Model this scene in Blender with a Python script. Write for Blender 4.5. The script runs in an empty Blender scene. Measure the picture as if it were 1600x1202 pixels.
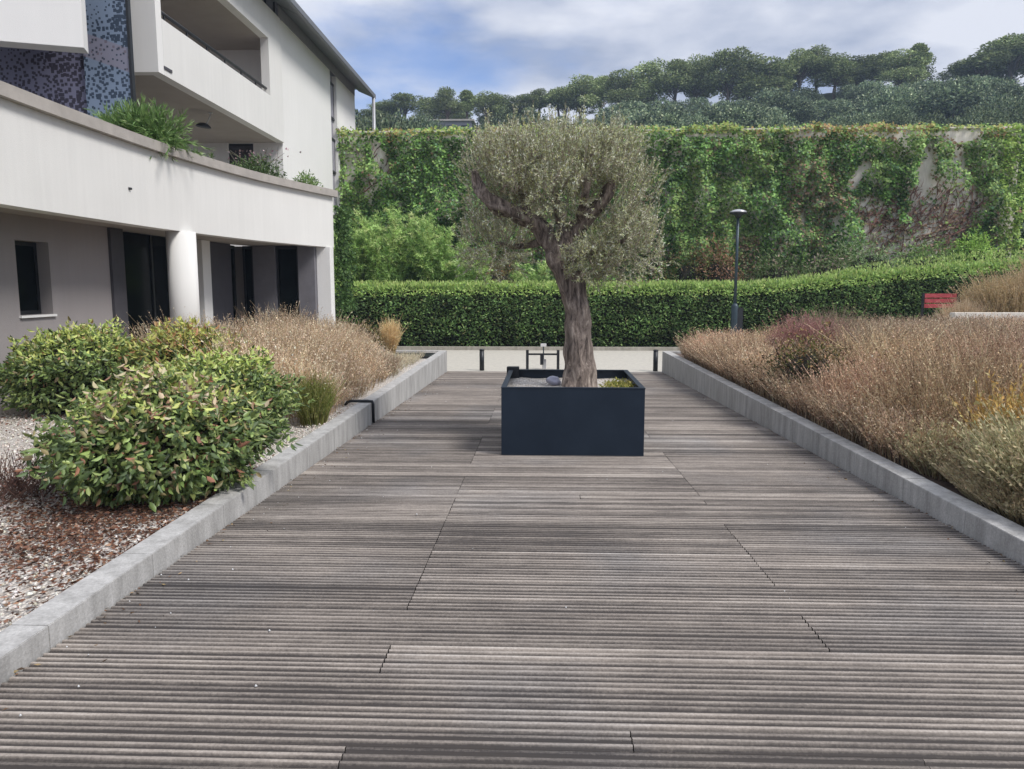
import bpy, bmesh, math, random
import numpy as np
from mathutils import Vector, noise as mnoise
random.seed(7)
R = np.random.default_rng(11)
rad = math.radians
sc = bpy.context.scene
C = sc.collection

# ---------------------------------------------------------------- camera
CAM_H = 1.6
YAW, PITCH = rad(2.05), rad(7.27)
cam = bpy.data.cameras.new('camera'); co = bpy.data.objects.new('camera', cam); C.objects.link(co)
cam.sensor_width = 36; cam.lens = 27; cam.clip_end = 3000; cam.clip_start = .05
co.location = (0, 0, CAM_H)
co.rotation_euler = (rad(90) - PITCH, 0, YAW)
sc.camera = co
_fw = np.array([-math.sin(YAW)*math.cos(PITCH), math.cos(YAW)*math.cos(PITCH), -math.sin(PITCH)])
_r = np.array([math.cos(YAW), math.sin(YAW), 0.]); _u = np.cross(_r, _fw)
def at(px, py, X=None, Y=None, Z=None):
    """survey helper: where the sight line through a measured point meets a known plane"""
    d = _fw*1200 + _r*(px-800) - _u*(py-601)
    t = X/d[0] if X is not None else (Y/d[1] if Y is not None else (Z-CAM_H)/d[2])
    return np.array([0, 0, CAM_H]) + d*t

# ---------------------------------------------------------------- sky and sun
SUN_EL, SUN_AZ = rad(50), rad(118)          # azimuth measured clockwise from +Y
w = bpy.data.worlds.new('World'); sc.world = w; w.use_nodes = True
nt = w.node_tree; nt.nodes.clear(); L = nt.links
out = nt.nodes.new('ShaderNodeOutputWorld')
sky = nt.nodes.new('ShaderNodeTexSky'); sky.sky_type = 'NISHITA'; sky.sun_disc = False
sky.sun_elevation = SUN_EL; sky.sun_rotation = SUN_AZ; sky.air_density = 1.3; sky.ozone_density = 2.5
bg1 = nt.nodes.new('ShaderNodeBackground'); bg1.inputs[1].default_value = .085
bg2 = nt.nodes.new('ShaderNodeBackground'); bg2.inputs[1].default_value = 1.0
tc = nt.nodes.new('ShaderNodeTexCoord')
mp = nt.nodes.new('ShaderNodeMapping'); mp.inputs['Scale'].default_value = (1, 1, 2.6); mp.inputs['Location'].default_value = (.35, .1, .2)
n1 = nt.nodes.new('ShaderNodeTexNoise'); n1.inputs['Scale'].default_value = 3.2; n1.inputs['Detail'].default_value = 7; n1.inputs['Roughness'].default_value = .55
n2 = nt.nodes.new('ShaderNodeTexNoise'); n2.inputs['Scale'].default_value = 4.5; n2.inputs['Detail'].default_value = 6; n2.inputs['Roughness'].default_value = .5
L.new(tc.outputs['Generated'], mp.inputs[0]); L.new(mp.outputs[0], n1.inputs[0]); L.new(mp.outputs[0], n2.inputs[0])
# the gap in the cloud, low in the north-west
gd = at(570, 110, Y=100) - np.array([0, 0, CAM_H]); gd /= np.linalg.norm(gd)
dot = nt.nodes.new('ShaderNodeVectorMath'); dot.operation = 'DOT_PRODUCT'; dot.inputs[1].default_value = tuple(gd)
L.new(tc.outputs['Generated'], dot.inputs[0])
gap = nt.nodes.new('ShaderNodeMapRange'); gap.inputs[1].default_value = .978; gap.inputs[2].default_value = .9990
gap.inputs[3].default_value = 0; gap.inputs[4].default_value = .19
L.new(dot.outputs['Value'], gap.inputs[0])
sub = nt.nodes.new('ShaderNodeMath'); sub.operation = 'SUBTRACT'; L.new(n1.outputs[0], sub.inputs[0]); L.new(gap.outputs[0], sub.inputs[1])
cov = nt.nodes.new('ShaderNodeMapRange'); cov.inputs[1].default_value = .14; cov.inputs[2].default_value = .42
cov.interpolation_type = 'SMOOTHSTEP'; cov.inputs[3].default_value = .22
L.new(sub.outputs[0], cov.inputs[0])
cr = nt.nodes.new('ShaderNodeValToRGB'); cr.color_ramp.elements[0].position = .38; cr.color_ramp.elements[0].color = (.38, .44, .59, 1)
cr.color_ramp.elements[1].position = .57; cr.color_ramp.elements[1].color = (.76, .79, .88, 1)
L.new(n2.outputs[0], cr.inputs[0]); L.new(cr.outputs[0], bg2.inputs[0])
tint = nt.nodes.new('ShaderNodeMixRGB'); tint.blend_type = 'MULTIPLY'; tint.inputs[0].default_value = 1; tint.inputs[2].default_value = (.62, .86, 1.35, 1)
L.new(sky.outputs[0], tint.inputs[1]); L.new(tint.outputs[0], bg1.inputs[0])
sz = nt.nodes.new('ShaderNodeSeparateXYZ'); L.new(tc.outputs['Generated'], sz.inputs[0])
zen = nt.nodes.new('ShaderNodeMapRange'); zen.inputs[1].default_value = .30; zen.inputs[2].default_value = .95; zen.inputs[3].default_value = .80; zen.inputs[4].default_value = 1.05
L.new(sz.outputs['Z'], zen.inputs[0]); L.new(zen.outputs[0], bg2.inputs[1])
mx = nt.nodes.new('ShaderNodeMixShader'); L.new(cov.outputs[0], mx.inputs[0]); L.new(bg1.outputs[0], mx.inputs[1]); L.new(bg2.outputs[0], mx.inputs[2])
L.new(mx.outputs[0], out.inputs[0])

sun = bpy.data.lights.new('sun', 'SUN'); so = bpy.data.objects.new('sun', sun); C.objects.link(so)
sun.energy = 2.7; sun.angle = rad(18); sun.color = (1, .965, .92)
sd = Vector((math.sin(SUN_AZ)*math.cos(SUN_EL), math.cos(SUN_AZ)*math.cos(SUN_EL), math.sin(SUN_EL)))
so.rotation_euler = sd.to_track_quat('Z', 'Y').to_euler(); so.location = (20, -5, 30)
sc.view_settings.view_transform = 'Standard'; sc.view_settings.look = 'None'; sc.view_settings.gamma = 1
sc.view_settings.exposure = .42

# ---------------------------------------------------------------- materials
def new_mat(name):
    m = bpy.data.materials.new(name); m.use_nodes = True
    return m, m.node_tree, m.node_tree.nodes['Principled BSDF']
def plain(name, col, rough=.7, metal=0, var=.12, scale=6, bump=.0, bscale=60, stretch=(1, 1, 1), spec=.4, col2=None):
    m, t, b = new_mat(name)
    c = t.nodes.new('ShaderNodeTexCoord'); mpn = t.nodes.new('ShaderNodeMapping'); mpn.inputs['Scale'].default_value = stretch
    t.links.new(c.outputs['Object'], mpn.inputs[0])
    n = t.nodes.new('ShaderNodeTexNoise'); n.inputs['Scale'].default_value = scale; n.inputs['Detail'].default_value = 8; n.inputs['Roughness'].default_value = .62
    t.links.new(mpn.outputs[0], n.inputs[0])
    r = t.nodes.new('ShaderNodeValToRGB'); r.color_ramp.elements[0].position = .3; r.color_ramp.elements[1].position = .7
    c2 = col2 if col2 else tuple(x*(1+var) for x in col)
    r.color_ramp.elements[0].color = (*[x*(1-var) for x in col], 1); r.color_ramp.elements[1].color = (*c2, 1)
    t.links.new(n.outputs[0], r.inputs[0]); t.links.new(r.outputs[0], b.inputs['Base Color'])
    b.inputs['Roughness'].default_value = rough; b.inputs['Metallic'].default_value = metal; b.inputs['Specular IOR Level'].default_value = spec
    if bump:
        n3 = t.nodes.new('ShaderNodeTexNoise'); n3.inputs['Scale'].default_value = bscale; n3.inputs['Detail'].default_value = 4
        t.links.new(c.outputs['Object'], n3.inputs[0])
        bp = t.nodes.new('ShaderNodeBump'); bp.inputs['Strength'].default_value = bump; bp.inputs['Distance'].default_value = .02
        t.links.new(n3.outputs[0], bp.inputs['Height']); t.links.new(bp.outputs[0], b.inputs['Normal'])
    return m
def leafmat(name, rough=.5, trans=.25, spec=.4):
    m, t, b = new_mat(name)
    a = t.nodes.new('ShaderNodeAttribute'); a.attribute_name = 'Col'
    t.links.new(a.outputs['Color'], b.inputs['Base Color'])
    b.inputs['Roughness'].default_value = rough; b.inputs['Specular IOR Level'].default_value = spec
    tr = t.nodes.new('ShaderNodeBsdfTranslucent'); t.links.new(a.outputs['Color'], tr.inputs[0])
    mxx = t.nodes.new('ShaderNodeMixShader'); mxx.inputs[0].default_value = trans
    o = t.nodes['Material Output']; t.links.new(b.outputs[0], mxx.inputs[1]); t.links.new(tr.outputs[0], mxx.inputs[2]); t.links.new(mxx.outputs[0], o.inputs[0])
    return m
def stucco(name, col, streak=.08):
    """rendered wall with faint rain streaks and soft dirt"""
    m, t, b = new_mat(name)
    c = t.nodes.new('ShaderNodeTexCoord')
    m1 = t.nodes.new('ShaderNodeMapping'); m1.inputs['Scale'].default_value = (6, 6, .35); t.links.new(c.outputs['Object'], m1.inputs[0])
    a = t.nodes.new('ShaderNodeTexNoise'); a.inputs['Scale'].default_value = 1.4; a.inputs['Detail'].default_value = 6; t.links.new(m1.outputs[0], a.inputs[0])
    s = t.nodes.new('ShaderNodeTexNoise'); s.inputs['Scale'].default_value = .9; s.inputs['Detail'].default_value = 7; t.links.new(c.outputs['Object'], s.inputs[0])
    ad = t.nodes.new('ShaderNodeMath'); ad.operation = 'ADD'; t.links.new(a.outputs[0], ad.inputs[0]); t.links.new(s.outputs[0], ad.inputs[1])
    r = t.nodes.new('ShaderNodeMapRange'); r.inputs[1].default_value = .7; r.inputs[2].default_value = 1.25; r.inputs[3].default_value = 1-streak*.45; r.inputs[4].default_value = 1+streak*.4
    t.links.new(ad.outputs[0], r.inputs[0])
    v = t.nodes.new('ShaderNodeVectorMath'); v.operation = 'SCALE'; v.inputs[0].default_value = col; t.links.new(r.outputs[0], v.inputs['Scale'])
    t.links.new(v.outputs[0], b.inputs['Base Color']); b.inputs['Roughness'].default_value = .9; b.inputs['Specular IOR Level'].default_value = .2
    n3 = t.nodes.new('ShaderNodeTexNoise'); n3.inputs['Scale'].default_value = 90; n3.inputs['Detail'].default_value = 3; t.links.new(c.outputs['Object'], n3.inputs[0])
    bp = t.nodes.new('ShaderNodeBump'); bp.inputs['Strength'].default_value = .35; bp.inputs['Distance'].default_value = .01
    t.links.new(n3.outputs[0], bp.inputs['Height']); t.links.new(bp.outputs[0], b.inputs['Normal'])
    return m

M = {}
M['white'] = stucco('white_stucco', (.69, .68, .655), .08)
M['white2'] = stucco('white_smooth_stucco', (.74, .73, .71), .05)
M['grey_wall'] = stucco('grey_stucco', (.30, .275, .27))
M['panel'] = plain('grey_panel', (.065, .062, .072), .6, var=.1)
M['panel2'] = plain('dark_grey_panel', (.15, .145, .16), .6, var=.1)
M['soffit'] = plain('soffit_plaster', (.34, .305, .27), .9, var=.06, scale=2)
M['cap'] = plain('parapet_coping', (.37, .34, .31), .75, var=.15, scale=3, bump=.2)
M['roof'] = plain('roof_metal', (.17, .175, .19), .45, .3, var=.1)
M['frieze'] = plain('grey_frieze', (.28, .27, .31), .7)
M['dark'] = plain('dark_metal', (.018, .02, .024), .45, .2, var=.2, spec=.5)
M['pole'] = plain('blue_grey_pole_paint', (.035, .055, .07), .4, .2, var=.2)
M['alu'] = plain('pale_metal', (.55, .55, .56), .35, .6)
M['navy'] = plain('navy_coated_steel', (.006, .014, .028), .5, .0, var=.12, scale=2.2, spec=.35, bump=.05, bscale=240, col2=(.012, .022, .038))
M['conc'] = None
M['bark_olive'] = None
M['red'] = plain('red_paint', (.42, .07, .08), .6, var=.3, scale=9)
M['stone'] = plain('pale_stone', (.62, .58, .52), .9, var=.2, scale=30)
M['soil'] = plain('dry_soil', (.10, .07, .055), 1, var=.4, scale=5, bump=.8, bscale=25)
M['rock'] = plain('hill_soil', (.05, .075, .03), 1, var=.4, scale=.3)
M['bark'] = plain('pine_bark', (.13, .10, .085), .95, var=.3, scale=8, stretch=(1, 1, .2), bump=.5, bscale=20)
M['core'] = plain('dark_inner_fill', (.018, .016, .010), 1, var=.4, scale=20)  # near-black fill inside foliage, its colour stands in for inner shade
M['leaf'] = leafmat('leaf', .42, .22, .5)
M['leaf_soft'] = leafmat('soft_leaf', .6, .3, .3)
M['straw'] = leafmat('dry_straw', .8, .25, .12)
M['olive_leaf'] = leafmat('olive_leaf', .5, .15, .4)
M['far_leaf'] = leafmat('far_foliage', .8, .1, .15)
_t = M['far_leaf'].node_tree; _oi = _t.nodes.new('ShaderNodeObjectInfo'); _mr = _t.nodes.new('ShaderNodeMapRange')
_mr.inputs[3].default_value = .62; _mr.inputs[4].default_value = 1.35; _t.links.new(_oi.outputs['Random'], _mr.inputs[0])
_at = [n for n in _t.nodes if n.type == 'ATTRIBUTE'][0]; _sc = _t.nodes.new('ShaderNodeVectorMath'); _sc.operation = 'SCALE'
_t.links.new(_at.outputs['Color'], _sc.inputs[0]); _t.links.new(_mr.outputs[0], _sc.inputs['Scale']); _t.links.new(_sc.outputs[0], _t.nodes['Principled BSDF'].inputs['Base Color'])
M['litter'] = leafmat('leaf_litter', .7, .05, .3)

def glass_mat(name, base=(.006, .008, .009)):
    m, t, b = new_mat(name)
    b.inputs['Base Color'].default_value = (*base, 1); b.inputs['Roughness'].default_value = .08; b.inputs['Specular IOR Level'].default_value = .2; b.inputs['IOR'].default_value = 1.18
    n = t.nodes.new('ShaderNodeTexNoise'); n.inputs['Scale'].default_value = 1.2
    bp = t.nodes.new('ShaderNodeBump'); bp.inputs['Strength'].default_value = .08; bp.inputs['Distance'].default_value = .05
    t.links.new(n.outputs[0], bp.inputs['Height']); t.links.new(bp.outputs[0], b.inputs['Normal'])
    return m
M['glass'] = glass_mat('dark_glass')

def concrete(name, base, dark):
    """board-marked concrete: vertical stains, darker joints kept as real grooves"""
    m, t, b = new_mat(name)
    c = t.nodes.new('ShaderNodeTexCoord')
    mm = t.nodes.new('ShaderNodeMapping'); mm.inputs['Scale'].default_value = (5, 5, 1.1); t.links.new(c.outputs['Object'], mm.inputs[0])
    a = t.nodes.new('ShaderNodeTexNoise'); a.inputs['Scale'].default_value = 1.6; a.inputs['Detail'].default_value = 8; a.inputs['Roughness'].default_value = .65; t.links.new(mm.outputs[0], a.inputs[0])
    r = t.nodes.new('ShaderNodeValToRGB'); r.color_ramp.elements[0].position = .33; r.color_ramp.elements[1].position = .66
    r.color_ramp.elements[0].color = (*dark, 1); r.color_ramp.elements[1].color = (*base, 1)
    t.links.new(a.outputs[0], r.inputs[0])
    f = t.nodes.new('ShaderNodeTexNoise'); f.inputs['Scale'].default_value = 60; f.inputs['Detail'].default_value = 5; t.links.new(c.outputs['Object'], f.inputs[0])
    mr = t.nodes.new('ShaderNodeMapRange'); mr.inputs[1].default_value = .3; mr.inputs[2].default_value = .7; mr.inputs[3].default_value = .86; mr.inputs[4].default_value = 1.1; t.links.new(f.outputs[0], mr.inputs[0])
    v = t.nodes.new('ShaderNodeVectorMath'); v.operation = 'SCALE'; t.links.new(r.outputs[0], v.inputs[0]); t.links.new(mr.outputs[0], v.inputs['Scale'])
    t.links.new(v.outputs[0], b.inputs['Base Color']); b.inputs['Roughness'].default_value = .88; b.inputs['Specular IOR Level'].default_value = .25
    bp = t.nodes.new('ShaderNodeBump'); bp.inputs['Strength'].default_value = .5; bp.inputs['Distance'].default_value = .006
    t.links.new(f.outputs[0], bp.inputs['Height']); t.links.new(bp.outputs[0], b.inputs['Normal'])
    return m
M['conc'] = concrete('kerb_concrete', (.49, .48, .465), (.30, .292, .28))
M['old_kerb'] = concrete('old_kerb_stone', (.42, .39, .34), (.28, .26, .22))
M['road'] = concrete('pale_road', (.53, .50, .435), (.43, .405, .36))
M['oldwall'] = concrete('old_wall_render', (.86, .82, .74), (.66, .61, .53))

def gravel_mat():
    m, t, b = new_mat('white_gravel')
    c = t.nodes.new('ShaderNodeTexCoord')
    v = t.nodes.new('ShaderNodeTexVoronoi'); v.inputs['Scale'].default_value = 38; t.links.new(c.outputs['Object'], v.inputs[0])
    r = t.nodes.new('ShaderNodeValToRGB'); r.color_ramp.elements[0].color = (.42, .37, .32, 1); r.color_ramp.elements[1].color = (.74, .70, .65, 1)
    s = t.nodes.new('ShaderNodeSeparateColor'); t.links.new(v.outputs['Color'], s.inputs[0]); t.links.new(s.outputs[0], r.inputs[0])
    t.links.new(r.outputs[0], b.inputs['Base Color']); b.inputs['Roughness'].default_value = .95
    bp = t.nodes.new('ShaderNodeBump'); bp.inputs['Strength'].default_value = 1; bp.inputs['Distance'].default_value = .03; bp.invert = True
    t.links.new(v.outputs['Distance'], bp.inputs['Height']); t.links.new(bp.outputs[0], b.inputs['Normal'])
    return m
M['gravel'] = gravel_mat()

def deck_mat():
    m, t, b = new_mat('weathered_grooved_decking')
    c = t.nodes.new('ShaderNodeTexCoord')
    at_ = t.nodes.new('ShaderNodeAttribute'); at_.attribute_name = 'tone'
    dt = t.nodes.new('ShaderNodeAttribute'); dt.attribute_name = 'dirt'
    g = t.nodes.new('ShaderNodeMapping'); g.inputs['Scale'].default_value = (5, 70, 20); t.links.new(c.outputs['Object'], g.inputs[0])
    gn = t.nodes.new('ShaderNodeTexNoise'); gn.inputs['Scale'].default_value = 1; gn.inputs['Detail'].default_value = 7; gn.inputs['Roughness'].default_value = .7; t.links.new(g.outputs[0], gn.inputs[0])
    st = t.nodes.new('ShaderNodeMapping'); st.inputs['Scale'].default_value = (.55, 1.0, 1); t.links.new(c.outputs['Object'], st.inputs[0])
    sn = t.nodes.new('ShaderNodeTexNoise'); sn.inputs['Scale'].default_value = 1.1; sn.inputs['Detail'].default_value = 9; sn.inputs['Roughness'].default_value = .68; t.links.new(st.outputs[0], sn.inputs[0])
    fr = t.nodes.new('ShaderNodeTexNoise'); fr.inputs['Scale'].default_value = 85; fr.inputs['Detail'].default_value = 5; fr.inputs['Roughness'].default_value = .7; t.links.new(c.outputs['Object'], fr.inputs[0])
    def M2(op, a, bb):
        n = t.nodes.new('ShaderNodeMath'); n.operation = op
        for i, x in enumerate((a, bb)):
            if isinstance(x, (int, float)): n.inputs[i].default_value = x
            else: t.links.new(x, n.inputs[i])
        return n.outputs[0]
    k = M2('ADD', M2('MULTIPLY', gn.outputs[0], .42), M2('MULTIPLY', M2('ADD', M2('MULTIPLY', M2('SUBTRACT', sn.outputs[0], .5), .78), .5), .70))
    k = M2('ADD', k, M2('MULTIPLY', fr.outputs[0], .44))
    k = M2('ADD', k, at_.outputs['Fac'])
    k = M2('SUBTRACT', k, .12)
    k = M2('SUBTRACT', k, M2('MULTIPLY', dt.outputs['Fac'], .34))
    r = t.nodes.new('ShaderNodeValToRGB'); e = r.color_ramp.elements
    e[0].position = .34; e[0].color = (.052, .045, .042, 1); e[1].position = 1.0; e[1].color = (.56, .51, .455, 1)
    x = e.new(.56); x.color = (.162, .140, .123, 1); x = e.new(.78); x.color = (.330, .288, .252, 1)
    t.links.new(k, r.inputs[0])
    # bluish silvering in places
    bl = t.nodes.new('ShaderNodeTexNoise'); bl.inputs['Scale'].default_value = .6; bl.inputs['Detail'].default_value = 5; t.links.new(c.outputs['Object'], bl.inputs[0])
    br = t.nodes.new('ShaderNodeMapRange'); br.inputs[1].default_value = .5; br.inputs[2].default_value = .7; t.links.new(bl.outputs[0], br.inputs[0])
    mixc = t.nodes.new('ShaderNodeMixRGB'); mixc.blend_type = 'MULTIPLY'; mixc.inputs[2].default_value = (.84, .90, .98, 1)
    t.links.new(br.outputs[0], mixc.inputs[0]); t.links.new(r.outputs[0], mixc.inputs[1])
    t.links.new(mixc.outputs[0], b.inputs['Base Color']); b.inputs['Roughness'].default_value = .78; b.inputs['Specular IOR Level'].default_value = .3
    bp = t.nodes.new('ShaderNodeBump'); bp.inputs['Strength'].default_value = .5; bp.inputs['Distance'].default_value = .003
    t.links.new(gn.outputs[0], bp.inputs['Height']); t.links.new(bp.outputs[0], b.inputs['Normal'])
    return m
M['deck'] = deck_mat()

def bark_olive():
    m, t, b = new_mat('olive_bark')
    c = t.nodes.new('ShaderNodeTexCoord')
    mm = t.nodes.new('ShaderNodeMapping'); mm.inputs['Scale'].default_value = (14, 14, 3.2); mm.inputs['Rotation'].default_value = (0, .3, 0); t.links.new(c.outputs['Object'], mm.inputs[0])
    n = t.nodes.new('ShaderNodeTexNoise'); n.inputs['Scale'].default_value = 1.3; n.inputs['Detail'].default_value = 9; n.inputs['Roughness'].default_value = .7; n.inputs['Distortion'].default_value = .6; t.links.new(mm.outputs[0], n.inputs[0])
    r = t.nodes.new('ShaderNodeValToRGB'); e = r.color_ramp.elements
    e[0].position = .36; e[0].color = (.04, .03, .026, 1); e[1].position = .70; e[1].color = (.50, .43, .37, 1); x = e.new(.52); x.color = (.22, .175, .148, 1)
    t.links.new(n.outputs[0], r.inputs[0]); t.links.new(r.outputs[0], b.inputs['Base Color']); b.inputs['Roughness'].default_value = .95
    bp = t.nodes.new('ShaderNodeBump'); bp.inputs['Strength'].default_value = 1; bp.inputs['Distance'].default_value = .03
    t.links.new(n.outputs[0], bp.inputs['Height']); t.links.new(bp.outputs[0], b.inputs['Normal'])
    return m
M['bark_olive'] = bark_olive()

def screen_mat(name, base, dark, red=None, thr=.5):
    """laser-cut screen: small dark perforations gathered in drifting bands"""
    m, t, b = new_mat(name)
    c = t.nodes.new('ShaderNodeTexCoord')
    v = t.nodes.new('ShaderNodeTexVoronoi'); v.inputs['Scale'].default_value = 14; v.distance = 'CHEBYCHEV'; v.inputs['Randomness'].default_value = .9; t.links.new(c.outputs['Object'], v.inputs[0])
    n = t.nodes.new('ShaderNodeTexNoise'); n.inputs['Scale'].default_value = .9; n.inputs['Detail'].default_value = 3; t.links.new(c.outputs['Object'], n.inputs[0])
    th = t.nodes.new('ShaderNodeMapRange'); th.inputs[1].default_value = thr-.12; th.inputs[2].default_value = thr+.12; th.inputs[3].default_value = .08; th.inputs[4].default_value = .47; t.links.new(n.outputs[0], th.inputs[0])
    lt = t.nodes.new('ShaderNodeMath'); lt.operation = 'LESS_THAN'; t.links.new(v.outputs['Distance'], lt.inputs[0]); t.links.new(th.outputs[0], lt.inputs[1])
    mc = t.nodes.new('ShaderNodeMixRGB'); mc.inputs[1].default_value = (*base, 1); mc.inputs[2].default_value = (*dark, 1)
    t.links.new(lt.outputs[0], mc.inputs[0])
    o = mc
    if red:
        sp = t.nodes.new('ShaderNodeSeparateXYZ'); t.links.new(c.outputs['Object'], sp.inputs[0])
        w2 = t.nodes.new('ShaderNodeMath'); w2.operation = 'MULTIPLY_ADD'; t.links.new(sp.outputs['X'], w2.inputs[0]); w2.inputs[1].default_value = .35; t.links.new(sp.outputs['Z'], w2.inputs[2])
        zc = at(172, 84, Y=14.95); w2b = t.nodes.new('ShaderNodeMath'); w2b.operation = 'COMPARE'; t.links.new(w2.outputs[0], w2b.inputs[0]); w2b.inputs[1].default_value = float(zc[2]+.35*zc[0]); w2b.inputs[2].default_value = .22
        cl = t.nodes.new('ShaderNodeMath'); cl.operation = 'GREATER_THAN'; t.links.new(v.outputs['Distance'], cl.inputs[0]); cl.inputs[1].default_value = .22
        w2 = t.nodes.new('ShaderNodeMath'); w2.operation = 'MULTIPLY'; t.links.new(w2b.outputs[0], w2.inputs[0]); t.links.new(cl.outputs[0], w2.inputs[1])
        g2 = t.nodes.new('ShaderNodeMapRange'); g2.inputs[1].default_value = .57; g2.inputs[2].default_value = 1.35; t.links.new(w2.outputs[0], g2.inputs[0])
        o = t.nodes.new('ShaderNodeMixRGB'); o.inputs[2].default_value = (*red, 1); t.links.new(g2.outputs[0], o.inputs[0]); t.links.new(mc.outputs[0], o.inputs[1])
    t.links.new(o.outputs[0], b.inputs['Base Color']); b.inputs['Roughness'].default_value = .5; b.inputs['Metallic'].default_value = .15
    return m
M['screen'] = screen_mat('blue_cut_screen', (.20, .26, .36), (.035, .055, .09), (.26, .21, .25), .50)
M['screen2'] = screen_mat('violet_shaded_screen', (.17, .17, .25), (.035, .03, .05), None, .46)  # darker violet copy of the blue screen, shade under the panel in its colour

# ---------------------------------------------------------------- object helpers
def tag(o, label=None, cat=None, group=None, kind=None):
    if label: o['label'] = label
    if cat: o['category'] = cat
    if group: o['group'] = group
    if kind: o['kind'] = kind
    return o
def empty(name, loc, label, cat, group=None, rz=0):
    o = bpy.data.objects.new(name, None); C.objects.link(o); o.location = loc; o.rotation_euler.z = rz
    return tag(o, label, cat, group)
def link(name, me, mat=None, parent=None, loc=None):
    o = bpy.data.objects.new(name, me); C.objects.link(o)
    if mat: me.materials.append(mat)
    if parent: o.parent = parent
    if loc is not None: o.location = loc
    return o
class MB:
    def __init__(s): s.bm = bmesh.new()
    def box(s, x0, x1, y0, y1, z0, z1):
        v = [s.bm.verts.new((x, y, z)) for z in (z0, z1) for y in (y0, y1) for x in (x0, x1)]
        for f in ((0,2,3,1),(4,5,7,6),(0,1,5,4),(2,6,7,3),(0,4,6,2),(1,3,7,5)): s.bm.faces.new([v[i] for i in f])
        return s
    def prism(s, pts, z0, z1):
        """vertical prism over a plan outline"""
        a = [s.bm.verts.new((x, y, z0)) for x, y in pts]; b = [s.bm.verts.new((x, y, z1)) for x, y in pts]
        s.bm.faces.new(a[::-1]); s.bm.faces.new(b)
        for i in range(len(pts)):
            j = (i+1) % len(pts); s.bm.faces.new((a[i], a[j], b[j], b[i]))
        return s
    def hull8(s, pts):
        v = [s.bm.verts.new(p) for p in pts]
        for f in ((0,3,2,1),(4,5,6,7),(0,1,5,4),(1,2,6,5),(2,3,7,6),(3,0,4,7)): s.bm.faces.new([v[i] for i in f])
        return s
    def lathe(s, prof, n=24, cx=0, cy=0):
        rings = []
        for r, z in prof:
            rings.append([s.bm.verts.new((cx+r*math.cos(2*math.pi*i/n), cy+r*math.sin(2*math.pi*i/n), z)) for i in range(n)])
        for a, b in zip(rings, rings[1:]):
            for i in range(n):
                f = s.bm.faces.new((a[i], a[(i+1) % n], b[(i+1) % n], b[i])); f.smooth = True
        s.bm.faces.new(rings[0][::-1]); s.bm.faces.new(rings[-1])
        return s
    def tube(s, pts, rads, n=8, lump=0, twist=0, lobes=5, wob=0):
        pts = [Vector(p) for p in pts]; rings = []
        up = Vector((.12, 1, .07)).normalized(); acc = 0
        for i, p in enumerate(pts):
            d = (pts[min(i+1, len(pts)-1)]-pts[max(i-1, 0)]).normalized()
            x = up.cross(d).normalized(); y = d.cross(x)
            r = rads[i] if isinstance(rads, (list, tuple)) else rads
            if i: acc += (p-pts[i-1]).length
            ring = []
            for k in range(n):
                a = 2*math.pi*k/n
                rr = r*(1+lump*math.cos(lobes*a+twist*acc)+lump*.6*math.cos(3*a-twist*.6*acc+1.3)) + wob*mnoise.noise(Vector((math.cos(a)*1.4, math.sin(a)*1.4, acc*5)))
                ring.append(s.bm.verts.new(p+x*math.cos(a)*rr+y*math.sin(a)*rr))
            rings.append(ring)
        for a, b in zip(rings, rings[1:]):
            for i in range(n):
                f = s.bm.faces.new((a[i], a[(i+1) % n], b[(i+1) % n], b[i])); f.smooth = True
        s.bm.faces.new(rings[0][::-1]); s.bm.faces.new(rings[-1])
        return s
    def mesh(s, name, bevel=0):
        if bevel: bmesh.ops.bevel(s.bm, geom=list(s.bm.edges), offset=bevel, segments=2, affect='EDGES', clamp_overlap=True)
        bmesh.ops.recalc_face_normals(s.bm, faces=s.bm.faces)
        me = bpy.data.meshes.new(name); s.bm.to_mesh(me); s.bm.free(); return me
    def build(s, name, mat, parent=None, bevel=0, loc=None):
        return link(name, s.mesh(name, bevel), mat, parent, loc)

def raw_mesh(name, V, F, col=None, attrs=None, smooth=False):
    """V (n,3) float, F (m,k) int of one face size"""
    me = bpy.data.meshes.new(name); V = np.asarray(V, np.float32); F = np.asarray(F, np.int32)
    me.vertices.add(len(V)); me.vertices.foreach_set('co', V.ravel())
    m, k = F.shape
    me.loops.add(m*k); me.loops.foreach_set('vertex_index', F.ravel())
    me.polygons.add(m); me.polygons.foreach_set('loop_start', np.arange(0, m*k, k, dtype=np.int32))
    try: me.polygons.foreach_set('loop_total', np.full(m, k, np.int32))
    except Exception: pass
    me.update(calc_edges=True)
    if col is not None:
        a = me.color_attributes.new('Col', 'FLOAT_COLOR', 'POINT')
        c4 = np.ones((len(V), 4), np.float32); c4[:, :3] = np.clip(col, 0, 1); a.data.foreach_set('color', c4.ravel())
    for n, vals in (attrs or {}).items():
        a = me.attributes.new(n, 'FLOAT', 'POINT'); a.data.foreach_set('value', np.asarray(vals, np.float32))
    if smooth: me.polygons.foreach_set('use_smooth', np.ones(m, bool))
    return me
def unit(v): return v/np.maximum(np.linalg.norm(v, axis=1, keepdims=True), 1e-9)
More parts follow.
